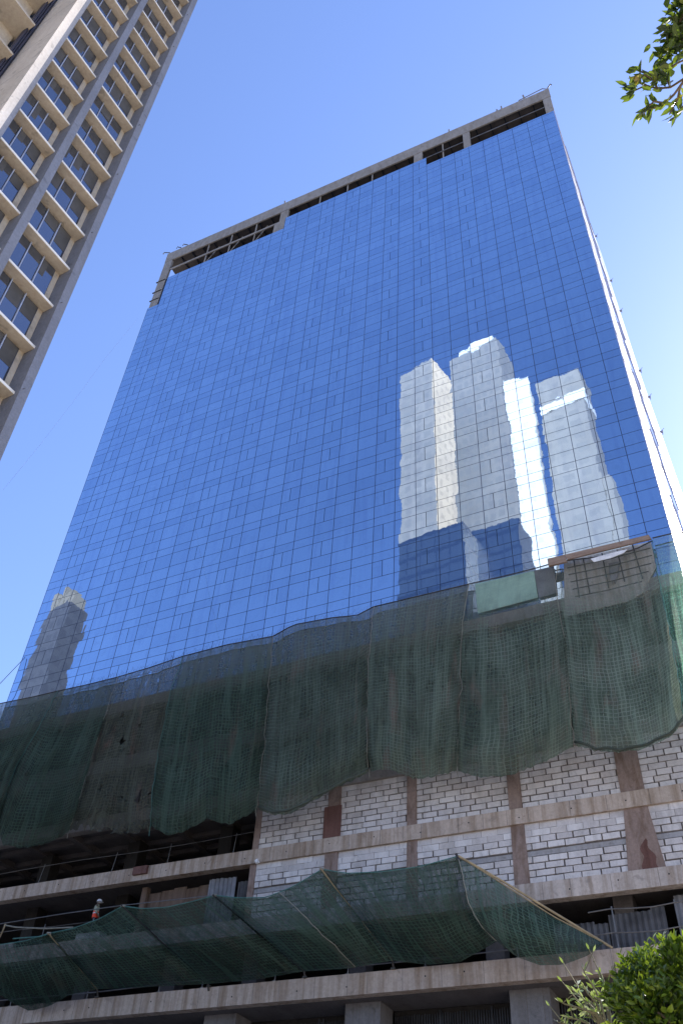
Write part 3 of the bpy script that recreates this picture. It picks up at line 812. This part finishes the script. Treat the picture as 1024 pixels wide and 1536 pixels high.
corrugated(-24.85, -23.95, 16.635, 18.85, D + .75, 'sheet2', 'narrow dull corrugated sheet wedged against the left end of the block wall', .04)
m = MB()
for k in range(5): m.box(-30.4 + k * .78, -30.4 + k * .78 + .765, D + .9 + .012 * (k % 2), D + .96 + .012 * (k % 2), 16.635, 18.9 + .06 * (k % 3))
t = tag(m.build('hoarding_board', 'brownpanel', base=(-28.5, D + .9, 16.63)), 'stained brown board wall standing on the worker floor left of the shiny sheet', 'board')
m = MB(); m.box(-30.75, -30.42, D + .7, D + 1.0, 16.635, 19.2); tag(m.build('timber_post', 'brownpanel', base=(-30.6, D + .8, 16.63)), 'upright board at the left edge of the stained brown board wall', 'post')
# block stack at far left, worker floor
m = MB(); r2 = random.Random(5)
for i in range(6):
    for j in range(2): m.box(-42.2 + i * .62 + r2.uniform(0, .03), -42.2 + i * .62 + .58, D + .5, D + .75, 16.635 + j * .25, 16.635 + j * .25 + .235)
tag(m.build('block_stack', 'blocks', base=(-40.3, D + .6, 16.63)), 'low stack of pale blocks on the worker floor at the far left', 'blocks')
m = MB(); m.tube([at(384, 1293, D - .12), at(388, 1291, D - .12)], .12, 8); tag(m.build('floodlight', 'whitecloth', base=at(386, 1292, D - .12)), 'small white lamp on the slab edge at the left end of the block wall', 'lamp')

# ------------------------------------------------------------------ worker
def skin(name, pts, edges, radii, mat, parent, sub=2):
    me = bpy.data.meshes.new(name); me.from_pydata([Vector(p) for p in pts], edges, []); me.update()
    o = bpy.data.objects.new(name, me); COL.objects.link(o); o.parent = parent
    md = o.modifiers.new('skin', 'SKIN'); md.use_smooth_shade = True
    for i, r in enumerate(radii):
        rr = r if isinstance(r, tuple) else (r, r)
        me.skin_vertices[0].data[i].radius = rr
    me.skin_vertices[0].data[0].use_root = True
    s = o.modifiers.new('sub', 'SUBSURF'); s.levels = sub; s.render_levels = sub
    me.materials.append(M[mat]); return o
FOOT = at(137, 1400, D + .55)
P = thing('person', (FOOT.x, D + .55, 17.06), 'worker in an orange vest and white helmet standing at the edge of the open floor', 'person')
P.rotation_euler = (0, 0, R(-62))      # faces along +X and a little outwards
P['local'] = 1
body_pts = [(0, 0, .92), (0, 0, 1.10), (0, .0, 1.32), (0, 0, 1.44), (0, .02, 1.52), (0, .05, 1.62),
            (-.19, 0, 1.40), (-.24, .0, 1.14), (-.22, .16, .94), (-.21, .21, .87),
            (.19, 0, 1.40), (.24, .0, 1.14), (.22, .16, .94), (.21, .21, .87),
            (-.10, 0, .86), (-.11, .02, .48), (-.11, -.02, .09), (-.11, .14, .04),
            (.10, 0, .86), (.11, .02, .48), (.11, -.02, .09), (.11, .14, .04)]
be = [(0, 1), (1, 2), (2, 3), (3, 4), (4, 5), (3, 6), (6, 7), (7, 8), (8, 9), (3, 10), (10, 11), (11, 12), (12, 13), (0, 14), (14, 15), (15, 16), (16, 17), (0, 18), (18, 19), (19, 20), (20, 21)]
br = [(.15, .11), (.14, .10), (.17, .11), (.12, .09), .055, (.075, .095), .06, .045, .035, .03, .06, .045, .035, .03, .085, .06, .045, .04, .085, .06, .045, .04]
skin('body', body_pts, be, br, 'skin', P)
# clothes
def ring_tube(name, mat, secs, n=16, parent=P):
    m = MB(); i0 = 0
    m.grid(lambda u, v: (lambda s: (s[0] + s[2] * math.cos(2 * math.pi * u), s[1] + s[3] * math.sin(2 * math.pi * u), s[4]))([secs[min(int(v * (len(secs) - 1)), len(secs) - 2)][q] * (1 - (v * (len(secs) - 1) - min(int(v * (len(secs) - 1)), len(secs) - 2))) + secs[min(int(v * (len(secs) - 1)), len(secs) - 2) + 1][q] * (v * (len(secs) - 1) - min(int(v * (len(secs) - 1)), len(secs) - 2)) for q in range(5)]), n, 10)
    return m.build(name, mat, parent, smooth=True, base=(0, 0, 0))
ring_tube('vest', 'orange', [(0, 0, .205, .155, .80), (0, 0, .20, .15, .92), (0, 0, .195, .145, 1.14)])
ring_tube('vest_stripe', 'silver', [(0, 0, .202, .152, 1.0), (0, 0, .202, .152, 1.06)])
ring_tube('shirt', 'shirt', [(0, 0, .19, .14, 1.12), (0, 0, .21, .145, 1.3), (0, 0, .19, .13, 1.42), (0, .01, .09, .08, 1.51)])
for s in (-1, 1):
    skin('sleeve', [(s * .17, 0, 1.42), (s * .235, 0, 1.16), (s * .225, .13, .98)], [(0, 1), (1, 2)], [.075, .062, .052], 'shirt', P, 1)
    skin('trouser_leg', [(s * .09, 0, .9), (s * .11, .01, .5), (s * .11, -.02, .11)], [(0, 1), (1, 2)], [.11, .085, .07], 'trousers', P, 1)
    skin('boot', [(s * .11, -.04, .05), (s * .11, .17, .04)], [(0, 1)], [.055, .05], 'black', P, 1)
m = MB()
m.grid(lambda u, v: (.132 * math.cos(2 * math.pi * u) * math.cos(v * 1.57), .055 + .152 * math.sin(2 * math.pi * u) * math.cos(v * 1.57), 1.665 + .14 * math.sin(v * 1.57)), 18, 8)
hm = m.build('helmet', 'helmet', P, smooth=True, base=(0, 0, 0))
m = MB(); m.grid(lambda u, v: ((.13 + .03 * v) * math.cos(2 * math.pi * u), .055 + (.15 + (.07 if math.sin(2 * math.pi * u) > 0 else .02) * v) * math.sin(2 * math.pi * u), 1.667 - .02 * v), 18, 2)
m.build('helmet_brim', 'helmet', P, smooth=True, base=(0, 0, 0))
m = MB(); m.leaf((0, .135, 1.62), (0, .5, -.8), (1, 0, 0), .05, .035); m.build('nose', 'skin', P, base=(0, 0, 0))
for s in (-1, 1):
    m = MB(); m.tube([(s * .035, .138, 1.645), (s * .035, .147, 1.645)], .012, 6); m.build('eye', 'black', P, base=(0, 0, 0))
    for k in range(4):
        a = (s * (.20 + .012 * k), .215 + .004 * k, .87)
        skin('finger', [a, (a[0], a[1] + .03, .83), (a[0], a[1] + .025, .785 + .006 * abs(k - 1.5))], [(0, 1), (1, 2)], [.010, .009, .007], 'skin', P, 1)
    skin('thumb', [(s * .195, .215, .88), (s * .175, .24, .85), (s * .17, .25, .82)], [(0, 1), (1, 2)], [.011, .010, .008], 'skin', P, 1)
# the pallet of blocks that the worker stands on
m = MB()
for i in range(3): m.box(FOOT.x - .75 + i * .52, FOOT.x - .75 + i * .52 + .5, D + .3, D + .85, 16.635, 17.06)
tag(m.build('block_pallet', 'blocks', base=(FOOT.x, D + .5, 16.63)), 'row of blocks the worker in the orange vest stands on', 'blocks')

# ------------------------------------------------------------------ apartment tower on the left
K = .68
PHI = .0734
Nn = Vector((math.cos(PHI), -math.sin(PHI), 0)); Tt = Vector((math.sin(PHI), math.cos(PHI), 0))
UP = (Vector((0, 0, 1)) - .0242 * Tt).normalized(); T2 = UP.cross(Nn)
if T2.dot(Tt) < 0: T2 = -T2
org = EYE - Nn * 23.44 * K + UP * (-1.6)
Mx = Matrix((( T2.x, -Nn.x, UP.x, org.x), (T2.y, -Nn.y, UP.y, org.y), (T2.z, -Nn.z, UP.z, org.z), (0, 0, 0, 1)))
A = thing('apartment_building', None, 'tall cream and grey apartment block with rows of deep window ledges, at the upper left', 'building', mat=Mx)
A['local'] = 1
ZB = 33.026 * K + 1.6            # underside of ledge of storey 0 above the base
FH = 3.0 * K
TOPW = 75.6 * K + 1.6
def lb(name, mat, boxes, parent=A):
    m = MB()
    for s0, s1, y0, y1, w0, w1 in boxes: m.box(s0 * K, s1 * K, y0 * K, y1 * K, w0, w1)
    return m.build(name, mat, parent, base=(0, 0, 0))
pk = 23.44 / 23.74
S1R, S2L, S2R, SE = 9.74, 10.27 * pk, 12.96, 13.385
lb('wall', 'wallL', [(6.66, SE - .02, 1.5, 14, 0, TOPW), (-14, 6.64, 4.7, 14, 0, TOPW)])
lb('pier', 'wallL', [(S1R, S2L, 0, 1.49, 0, TOPW)])
lb('pier', 'wallL', [(S2R, SE, 0, 1.49, 0, TOPW)])
lb('pier', 'wallL', [(7.06, 7.29, .03, 1.49, 0, TOPW)])  # grey strip: tower shadow beside the lit pilaster put into its colour
lb('pilaster', 'pil', [(6.65, 7.055, 0, 3.42, 0, TOPW)])
jm = MB(); z = 2.
while z < TOPW - 1:
    jm.box(6.648 * K, 6.6495 * K, 0, 3.4 * K, z, z + .02); z += 2.05 * 1.5
jm.build('panel_joint', 'groove', A, base=(0, 0, 0))
lb('roof_parapet', 'wallL', [(-14, SE + .02, -.1, 14, TOPW + .001, TOPW + .5)])
lb('bay_wall', 'cream', [(7.3, S1R - .01, .90, 1.48, 0, TOPW)])
lb('bay_wall', 'cream', [(S2L + .01, S2R - .01, .90, 1.48, 0, TOPW)])
nlo = -int(ZB / FH)
NF = range(nlo, 14)
def make_window(sa, sb, n):
    """frame with three panes and two bright mullions; the panes are sub-parts"""
    w0 = ZB + n * FH + .10; w1 = ZB + (n + 1) * FH - .01
    y = .80
    m = MB()
    m.box(sa * K, sb * K, (y + .06) * K, (y + .11) * K, w0, w1)
    fr = m.build('window', 'framed', A, base=(0, 0, 0))
    ww = (sb - sa) / 3
    for j in range(3):
        a, b = sa + ww * j + .06, sa + ww * (j + 1) - .06
        mm = MB(); tl = rnd.gauss(0, .012)
        mm.hexa([(a * K, y * K, w0 + .03), (b * K, (y + tl) * K, w0 + .03), (b * K, (y + .05) * K, w0 + .03), (a * K, (y + .05) * K, w0 + .03), (a * K, y * K, w1 - .06), (b * K, (y + tl) * K, w1 - .06), (b * K, (y + .05) * K, w1 - .06), (a * K, (y + .05) * K, w1 - .06)])
        mm.build('pane', 'winL', fr, base=(0, 0, 0))
        if rnd.random() < .75:
            hh = rnd.choice((.3, .4, .45, .5)) * (w1 - w0)
            mm = MB(); mm.box((a + .01) * K, (b - .01) * K, (y - .008) * K, (y - .004) * K, w1 - .07 - hh, w1 - .07); mm.build('blind', M['blind'], fr, base=(0, 0, 0))
    for j in (1, 2):
        x = sa + ww * j
        mm = MB(); mm.box((x - .028) * K, (x + .028) * K, (y - .06) * K, (y + .05) * K, w0, w1 - .02); mm.build('window_mullion', 'framew', fr, base=(0, 0, 0))
    return fr
for sa, sb in ((7.3, S1R), (S2L, S2R)):
    for n in NF:
        make_window(sa + .03, sb - .30, n)
        w = ZB + n * FH
        m = MB(); y0, y1 = .30 * K, .895 * K; a, b = (sa + .005) * K, (sb - .004) * K
        m.hexa([(a, y0, w), (b, y0, w), (b, y1, w + .02), (a, y1, w + .02), (a, y0, w + .075), (b, y0, w + .075), (b, y1, w + .095), (a, y1, w + .095)])
        lg = m.build('ledge', 'cream', A, base=(0, 0, 0))
        mm = MB(); mm.box(a, b, y0 - .02, y0 - .001, w + .004, w + .10); mm.build('skylit_edge', 'skylit_edge', lg, base=(0, 0, 0))  # added pale strip: sky light on the ledge's front edge put into colour
        if n % 2 == 0 and sa > 9:
            mm = MB(); mm.tube([((sb - .02) * K, .5 * K, w + .12), ((sb + .12) * K, -.1 * K, w + .2), ((sb + .05) * K, -.12 * K, w + .12)], .008, 4); mm.build('wire_stub', 'darkpole', A, base=(0, 0, 0))
# nearer bay at the extreme corner of the frame
lb('corner_cladding', 'groove', [(6.22 + .12 * i, 6.30 + .12 * i, 3.02 + .05 * (i % 2), 3.41, 0, TOPW) for i in range(3)] + [(6.2, 6.64, 3.2, 3.419, 0, TOPW)])
f0 = 4.3 * K; zb0 = 53.6 * K + 1.6
for n in range(-10, 4):
    w = zb0 + n * f0
    if w < 1 or w > TOPW - 1: continue
    lb('ledge', 'cream', [(-6, 6.35, 2.6, 4.4, w, w + .13)])
    lb('window', 'winL', [(-6, 5.2, 4.30, 4.35, w + .2, w + f0 - .02)])
    lb('bay_wall', 'cream', [(5.21, 6.2, 4.1, 4.4, w + .14, w + f0 - .01)])
lb('wall', 'wallL', [(-6, 6.2, 4.401, 4.6, 0, TOPW)])

# ------------------------------------------------------------------ towers across the street, seen in the mirror glass
def far_tower(name, outline_px, Yb, rot, matname, zt, wpx, depth, label, extra=None, mats=None, top=None):
    pass
def mirror_pt(x, y, Yb):
    p = at(x, y, 2 * D - Yb); return Vector((p.x, Yb, p.z))
def tower(px_l, px_r, py_top, Yb, rot, dep, mats, label, strip=None, crown=0, cat='tower', bev=0.):
    a = mirror_pt(px_l, py_top[0], Yb); b = mirror_pt(px_r, py_top[1], Yb)
    w = abs(b.x - a.x); zt = (a.z + b.z) / 2
    t = bpy.data.objects.new('high_rise', None); COL.objects.link(t)
    t.location = (b.x, Yb, 0); t.rotation_euler = (0, 0, rot); t['local'] = 1; tag(t, label, cat)
    wl = w / math.cos(rot)
    m = MB()
    def wall(P, Q, z0, z1):
        L = (Vector(Q) - Vector(P)).length
        m.quad((P[0], P[1], z0), (Q[0], Q[1], z0), (Q[0], Q[1], z1), (P[0], P[1], z1), [(0, z0), (L, z0), (L, z1), (0, z1)])
    wall((0, 0), (-wl, 0), 0, zt); m.build('front_wall', mats[0], t, base=(0, 0, 0)); m = MB()
    wall((0, -dep), (0, 0), 0, zt); m.build('side_wall', mats[1], t, base=(0, 0, 0)); m = MB()
    wall((-wl, 0), (-wl, -dep), 0, zt); wall((-wl, -dep), (0, -dep), 0, zt); m.build('rear_wall', mats[0], t, base=(0, 0, 0))
    m = MB(); m.box(-wl, 0, -dep, 0, zt - .01, zt + .01); m.build('roof', 'parapet', t, base=(0, 0, 0))
    if crown:
        m = MB(); m.box(-wl * .85, -wl * .12, -dep * .8, -.8, zt + .02, zt + crown); m.build('plant_room', mats[2] if len(mats) > 2 else 'parapet', t, base=(0, 0, 0))
    return t, zt, wl
g1 = mat_windowed('grey_tower_wall', (.30, .285, .28), (.265, .258, .26), 2.6, 3.3, .30, .42)
g2 = mat_windowed('grey_blue_tower_wall', (.27, .26, .262), (.24, .238, .248), 1.9, 3.4, .35, .45)
g3 = mat_windowed('pale_tower_wall', (.325, .31, .30), (.29, .282, .28), 3.1, 3.2, .4, .5)
wht = mat_windowed('glare_white_wall', (.80, .78, .75), (.70, .70, .70), 2.4, 3.2, .6, .6)  # bright sun glare on the mirrored tower painted as white walling
crm = mat_windowed('sunlit_cream_wall', (.80, .63, .46), (.66, .52, .39), 2.2, 3.2, .55, .5)  # sunlit side face: the sun's brightness put into a cream colour
dkg = mat_windowed('blue_glass_wall', (.03, .05, .105), (.045, .07, .13), 2.2, 3.4, .1, .2, .25)
dk2 = mat_windowed('dark_tower_wall', (.085, .085, .10), (.07, .07, .085), 2.4, 3.2, .35, .4)
tower(597, 648, (552, 540), -42, R(12), 8, (g1, crm), 'grey slab tower with a sunlit side coloured cream, leftmost of the pale towers mirrored in the glass')
tower(670, 745, (530, 512), -58, R(9), 9, (g2, g2, 'white'), 'tallest blue grey tower mirrored in the glass, second from the left in the cluster', crown=4)
tower(755, 792, (574, 568), -33, R(-6), 6, (wht, wht), 'tower coloured white for its glare, mirrored in the glass between two grey ones')
t, zt, wl = tower(802, 866, (572, 552), -36, R(6), 6, (g3, g1), 'broad pale grey tower with a pale band at the top, rightmost mirrored in the glass')
m = MB(); m.box(-wl - .1, .1, -6.1, .12, zt - 9, zt - 6.5); m.build('pale_band', 'white', t, base=(0, 0, 0))
m = MB(); m.box(.02, 1.3, -5.5, -.5, 0, zt - 30); m.box(1.3, 2.0, -5, -1, 0, zt - 44); m.build('stepped_wing', g3, t, base=(0, 0, 0))
tower(593, 694, (802, 787), -14, R(6), 6, (dkg, dkg), 'low dark blue glass block mirrored at the foot of the pale towers', cat='building')
tower(690, 775, (795, 780), -18, R(4), 6, (dkg, dkg), 'second dark blue glass block mirrored just above the green tarpaulin', cat='building')
crown_m = mat_windowed('sunlit_crown_stone', (.24, .21, .175), (.07, .065, .06), 1.2, 1.5, .4, .4)  # sun on the crown painted in as a lighter stone colour
t, zt, wl = tower(68, 105, (909, 906), -30, R(10), 5, (dk2, dk2, crm), 'dark stone tower with a jagged lit crown mirrored at the left edge of the glass')
for bx in ((.02, .3, 2.5), (.36, .55, 5.2), (.6, .72, 3.4), (.76, .99, 4.4)):
    m = MB(); m.box(-wl * bx[1], -wl * bx[0], -3.5, -.1, zt + .02, zt + bx[2]); m.build('crown_block', crown_m, t, base=(0, 0, 0))

# ------------------------------------------------------------------ vegetation
def foliage_ball(C, rx, rz, n, L, r, inner=.55, up=.5, lumps=22, mat='leafb'):
    m = MB(); cl = []
    for _ in range(lumps):
        d = Vector((r.gauss(0, 1), r.gauss(0, 1), r.gauss(0, 1))).normalized()
        cl.append((Vector((d.x * rx, d.y * rx, d.z * rz)) * r.uniform(.55, .95), r.uniform(.22, .42) * rx))
    for i in range(n):
        c, s = cl[r.randrange(lumps)]
        d = Vector((r.gauss(0, 1), r.gauss(0, 1), r.gauss(0, 1))).normalized()
        p = c + d * s * r.uniform(.55, 1.05) ** .6
        out = (p.normalized() * .8 + d * .7 + Vector((0, 0, up)) + Vector((r.gauss(0, .45), r.gauss(0, .45), r.gauss(0, .45))))
        m.leaf(C + p, out, Vector((r.gauss(0, 1), r.gauss(0, 1), r.gauss(0, .4))), L * r.choice((.55, .8, 1., 1.1, 1.35)) * r.uniform(.85, 1.15), L * .55 * r.uniform(.8, 1.2), r.uniform(0, .3))
    return m, cl
rb = random.Random(11)
BY = 7.2
C = at(1018, 1540, BY); rad = (at(912, 1540, BY) - C).length; radz = (at(1018, 1424, BY) - C).length
t = thing('bush', (C.x, C.y, .13), 'dense bright green clipped bush crown in the bottom right corner', 'bush')
m, cl = foliage_ball(C, rad * .93, radz * .93, 15500, .066, rb, lumps=34)
# new shoots that stand out of the outline
for k in range(150):
    d = Vector((rb.gauss(0, 1), rb.gauss(0, 1), abs(rb.gauss(0, 1)) + .1)).normalized()
    b = C + Vector((d.x * rad, d.y * rad, d.z * radz)) * rb.uniform(.80, .96)
    ax = (d + Vector((rb.gauss(0, .3), rb.gauss(0, .3), .6))).normalized()
    for q in range(6):
        an = q * 2.4; o1 = ax.orthogonal().normalized(); o2 = ax.cross(o1)
        m.leaf(b + ax * .02 * q, ax * (.5 + .16 * q) + o1 * math.cos(an) + o2 * math.sin(an), o2 * math.cos(an) - o1 * math.sin(an), rb.uniform(.045, .075), .032, .1)
m.build('crown', 'leafb', t)
m = MB()
m.tube([(C.x, C.y, 0), (C.x + .05, C.y, C.z * .5), C], .09, 10, .05)
for c, s in cl: m.tube([C - Vector((0, 0, radz * .4)), C + c * .5, C + c], .022, 5, .008)
m.build('trunk', 'bark', t)

rs = random.Random(3)
SY = 8.0
base = at(905, 1600, SY)
t = thing('shrub', (base.x, base.y, .13), 'sparse twiggy shrub with thin pale leaves left of the dense bush', 'shrub')
ST = [[(915, 1560), (895, 1520), (868, 1512), (846, 1506), (838, 1501)], [(912, 1560), (890, 1512), (872, 1495), (852, 1481)], [(914, 1560), (893, 1505), (880, 1490), (871, 1476)],
      [(916, 1560), (900, 1500), (888, 1478), (878, 1462), (872, 1450)], [(918, 1560), (908, 1512), (900, 1503), (890, 1492)], [(915, 1560), (905, 1530), (880, 1516), (862, 1498), (856, 1488)],
      [(918, 1560), (910, 1500), (904, 1470), (898, 1455), (893, 1446)], [(910, 1560), (880, 1535), (862, 1528), (850, 1527)], [(912, 1560), (898, 1536), (886, 1526), (874, 1518)], [(918, 1570), (915, 1520), (908, 1498), (897, 1490)],
      [(912, 1560), (885, 1520), (876, 1500), (868, 1484), (866, 1470)], [(905, 1560), (872, 1545), (850, 1536), (836, 1533)], [(914, 1560), (900, 1525), (889, 1508), (884, 1500)]]
tw, lf = MB(), MB()
for st in ST:
    y0 = rs.uniform(-.4, .4)
    P3 = [at(x + rs.uniform(-2, 2), y, SY + y0 * k / len(st)) for k, (x, y) in enumerate(st)]
    tw.tube(P3, .012, 5, .004)
    n = 16
    for k in range(n):
        f = .25 + .75 * k / n; p = poly_p = None
        L = len(P3) - 1; q = f * L; i = min(int(q), L - 1); p = P3[i].lerp(P3[i + 1], q - i); d = (P3[i + 1] - P3[i]).normalized()
        if rs.random() < .75:
            sd = Vector((rs.gauss(0, 1), rs.gauss(0, 1), rs.gauss(0, 1)))
            lf.leaf(p, d + sd * .55, sd, rs.uniform(.045, .10), rs.uniform(.016, .028), .1)
    if rs.random() < .8:
        p = P3[-2].lerp(P3[-1], .3); e = p + Vector((rs.uniform(-.12, .12), rs.uniform(-.1, .1), rs.uniform(.05, .18)))
        tw.tube([p, e], .005, 4, .003); lf.leaf(e, e - p, Vector((1, 0, 0)), .06, .02)
lowp = at(914, 1560, SY)
tw.tube([(lowp.x, lowp.y, 0), (lowp.x + .03, lowp.y, lowp.z * .6), lowp], .03, 6, .015)
tw.build('stem', 'twig', t); lf.build('foliage', 'leafs', t)

# overhanging tree, only the tips of one bough reach into the frame
rt = random.Random(21)
TD = 6.2
end = atd(1110, 60, TD)
base = Vector((end.x + 1.6, end.y + .3, .13))
t = thing('tree', base, 'leafy tree whose overhanging bough reaches in at the top right corner', 'tree')
tw, lf = MB(), MB()
tw.tube([base - Vector((0, 0, .1)), base + Vector((.05, 0, 2.5)), base + Vector((-.1, 0, 4.6)), (end.x + .6, end.y + .1, end.z - .3), end], .16, 10, .045)
BR = [
    [(1110, 60), (1060, 90), (1030, 115), (1010, 142), (1003, 150)],
    [(1110, 60), (1060, 40), (1035, 35), (1016, 42), (1005, 52)],
    [(1060, 90), (1035, 85), (1015, 95), (990, 108), (984, 118)],
    [(1030, 115), (1005, 131), (985, 133), (968, 128), (955, 134), (944, 140)],
    [(1010, 142), (995, 155), (980, 162), (966, 165)],
    [(1020, 128), (1015, 150), (1003, 172)],
    [(984, 118), (975, 112), (962, 108), (958, 106)],
    [(1016, 42), (1022, 25), (1024, 10)],
    [(1060, 60), (1040, 62), (1020, 70), (1000, 80), (990, 92)],
    [(985, 133), (980, 120), (966, 112), (960, 118)],
    [(1005, 131), (1000, 120), (1006, 104)],
    [(1035, 130), (1030, 150), (1020, 165), (1010, 172)],
    [(968, 128), (958, 124), (950, 130), (945, 126)],
    [(995, 155), (980, 152), (972, 160), (964, 172)],
    [(1060, 20), (1042, 10), (1028, 4)],
    [(1050, 75), (1030, 60), (1015, 58), (1006, 62)],
]
for bi, b in enumerate(BR):
    dz = rt.uniform(-.15, .15)
    P3 = [atd(x, y, TD + dz * k / len(b)) for k, (x, y) in enumerate(b)]
    tw.tube(P3, .016 if bi < 2 else .008, 5, .004)
    n = 10 if bi not in (0,) else 4
    if bi in (1, 8, 15, 14, 7): n = 44
    for k in range(n):
        f = .25 + .78 * k / n; L = len(P3) - 1; q = min(f, 1) * L; i = min(int(q), L - 1); p = P3[i].lerp(P3[i + 1], q - i); d = (P3[i + 1] - P3[i]).normalized()
        sd = Vector((rt.gauss(0, 1), rt.gauss(0, 1), rt.gauss(0, 1)))
        spread = .02 if n < 20 else .07
        p = p + Vector((rt.gauss(0, spread), rt.gauss(0, spread), rt.gauss(0, spread))) * .6
        lf.leaf(p, d * .7 + sd * .6 + Vector((0, 0, -.15)), Vector((rt.gauss(0, 1), rt.gauss(0, 1), rt.gauss(0, .5))), rt.uniform(.055, .105), rt.uniform(.026, .044), rt.uniform(.05, .3))
# crown beyond the frame
for k in range(2600):
    c = end + Vector((.9, .1, .7)); d = Vector((rt.gauss(0, 1), rt.gauss(0, 1), rt.gauss(0, .7))).normalized() * rt.uniform(.5, 1.) * 1.25
    p = c + d; x, y = proj(p)
    if x < 1036 and y > -30: continue
    lf.leaf(p, d + Vector((rt.gauss(0, .8), rt.gauss(0, .8), rt.gauss(0, .8))), Vector((rt.gauss(0, 1), rt.gauss(0, 1), 0)), .09, .04, .2)
tw.build('trunk', 'bark', t); lf.build('crown', 'leaft', t)

# ------------------------------------------------------------------ cables
line('cable', [at(-20, 1045, D - 1.), at(0, 1026, D - .8), at(20, 1005, D - .5), at(38, 986, D - .1)], .022, 'cable', 'thin dark cable slanting down to the left edge from the foot of the glass', 'cable')
line('cable', [at(5, 735, 24.), at(60, 668, 26), at(120, 590, 29), at(160, 535, 32), at(207, 478, D - .1)], .007, 'wire', 'hair thin pale cable across the sky between the two buildings', 'cable')

# ------------------------------------------------------------------ light
AZ, EL = R(24.95), R(38)
sd = Vector((math.sin(AZ) * math.cos(EL), math.cos(AZ) * math.cos(EL), math.sin(EL)))
sun = bpy.data.lights.new('sun', 'SUN'); sun.energy = 5.0; sun.angle = R(.42); sun.color = (1, .94, .85)
so = bpy.data.objects.new('sun', sun); COL.objects.link(so); so.rotation_euler = sd.to_track_quat('Z', 'Y').to_euler(); so.location = (30, 60, 120)
w = bpy.data.worlds.new('World'); S.world = w; w.use_nodes = True
nt = w.node_tree; nt.nodes.clear()
sky = nt.nodes.new('ShaderNodeTexSky'); sky.sky_type = 'NISHITA'; sky.sun_disc = False
sky.sun_elevation = EL; sky.sun_rotation = AZ; sky.air_density = 1.0; sky.dust_density = .36; sky.ozone_density = 3.0; sky.altitude = 0
hs = nt.nodes.new('ShaderNodeMix'); hs.data_type = 'RGBA'; hs.blend_type = 'MULTIPLY'; hs.inputs['Factor'].default_value = 1; hs.inputs[7].default_value = (1.03, 1.03, 1.23, 1)
bg = nt.nodes.new('ShaderNodeBackground'); bg.inputs['Strength'].default_value = .15
ow = nt.nodes.new('ShaderNodeOutputWorld')
nt.links.new(sky.outputs[0], hs.inputs[6]); nt.links.new(hs.outputs[2], bg.inputs['Color']); nt.links.new(bg.outputs[0], ow.inputs['Surface'])

cam = bpy.data.cameras.new('camera'); co = bpy.data.objects.new('camera', cam); COL.objects.link(co)
cam.sensor_fit = 'VERTICAL'; cam.sensor_height = 36; cam.sensor_width = 24; cam.lens = 36 * F_PX / 1536
cam.clip_end = 5000; cam.clip_start = .05
b = -AF
co.matrix_world = Matrix(((AR.x, AU.x, b.x, EYE.x), (AR.y, AU.y, b.y, EYE.y), (AR.z, AU.z, b.z, EYE.z), (0, 0, 0, 1)))
S.camera = co
S.view_settings.view_transform = 'Standard'; S.view_settings.look = 'None'; S.view_settings.gamma = 1; S.view_settings.exposure = 0.95
S.cycles.max_bounces = 10; S.cycles.transparent_max_bounces = 16; S.cycles.diffuse_bounces = 4
for o in list(bpy.data.objects):
    if 'local' in o: del o['local']
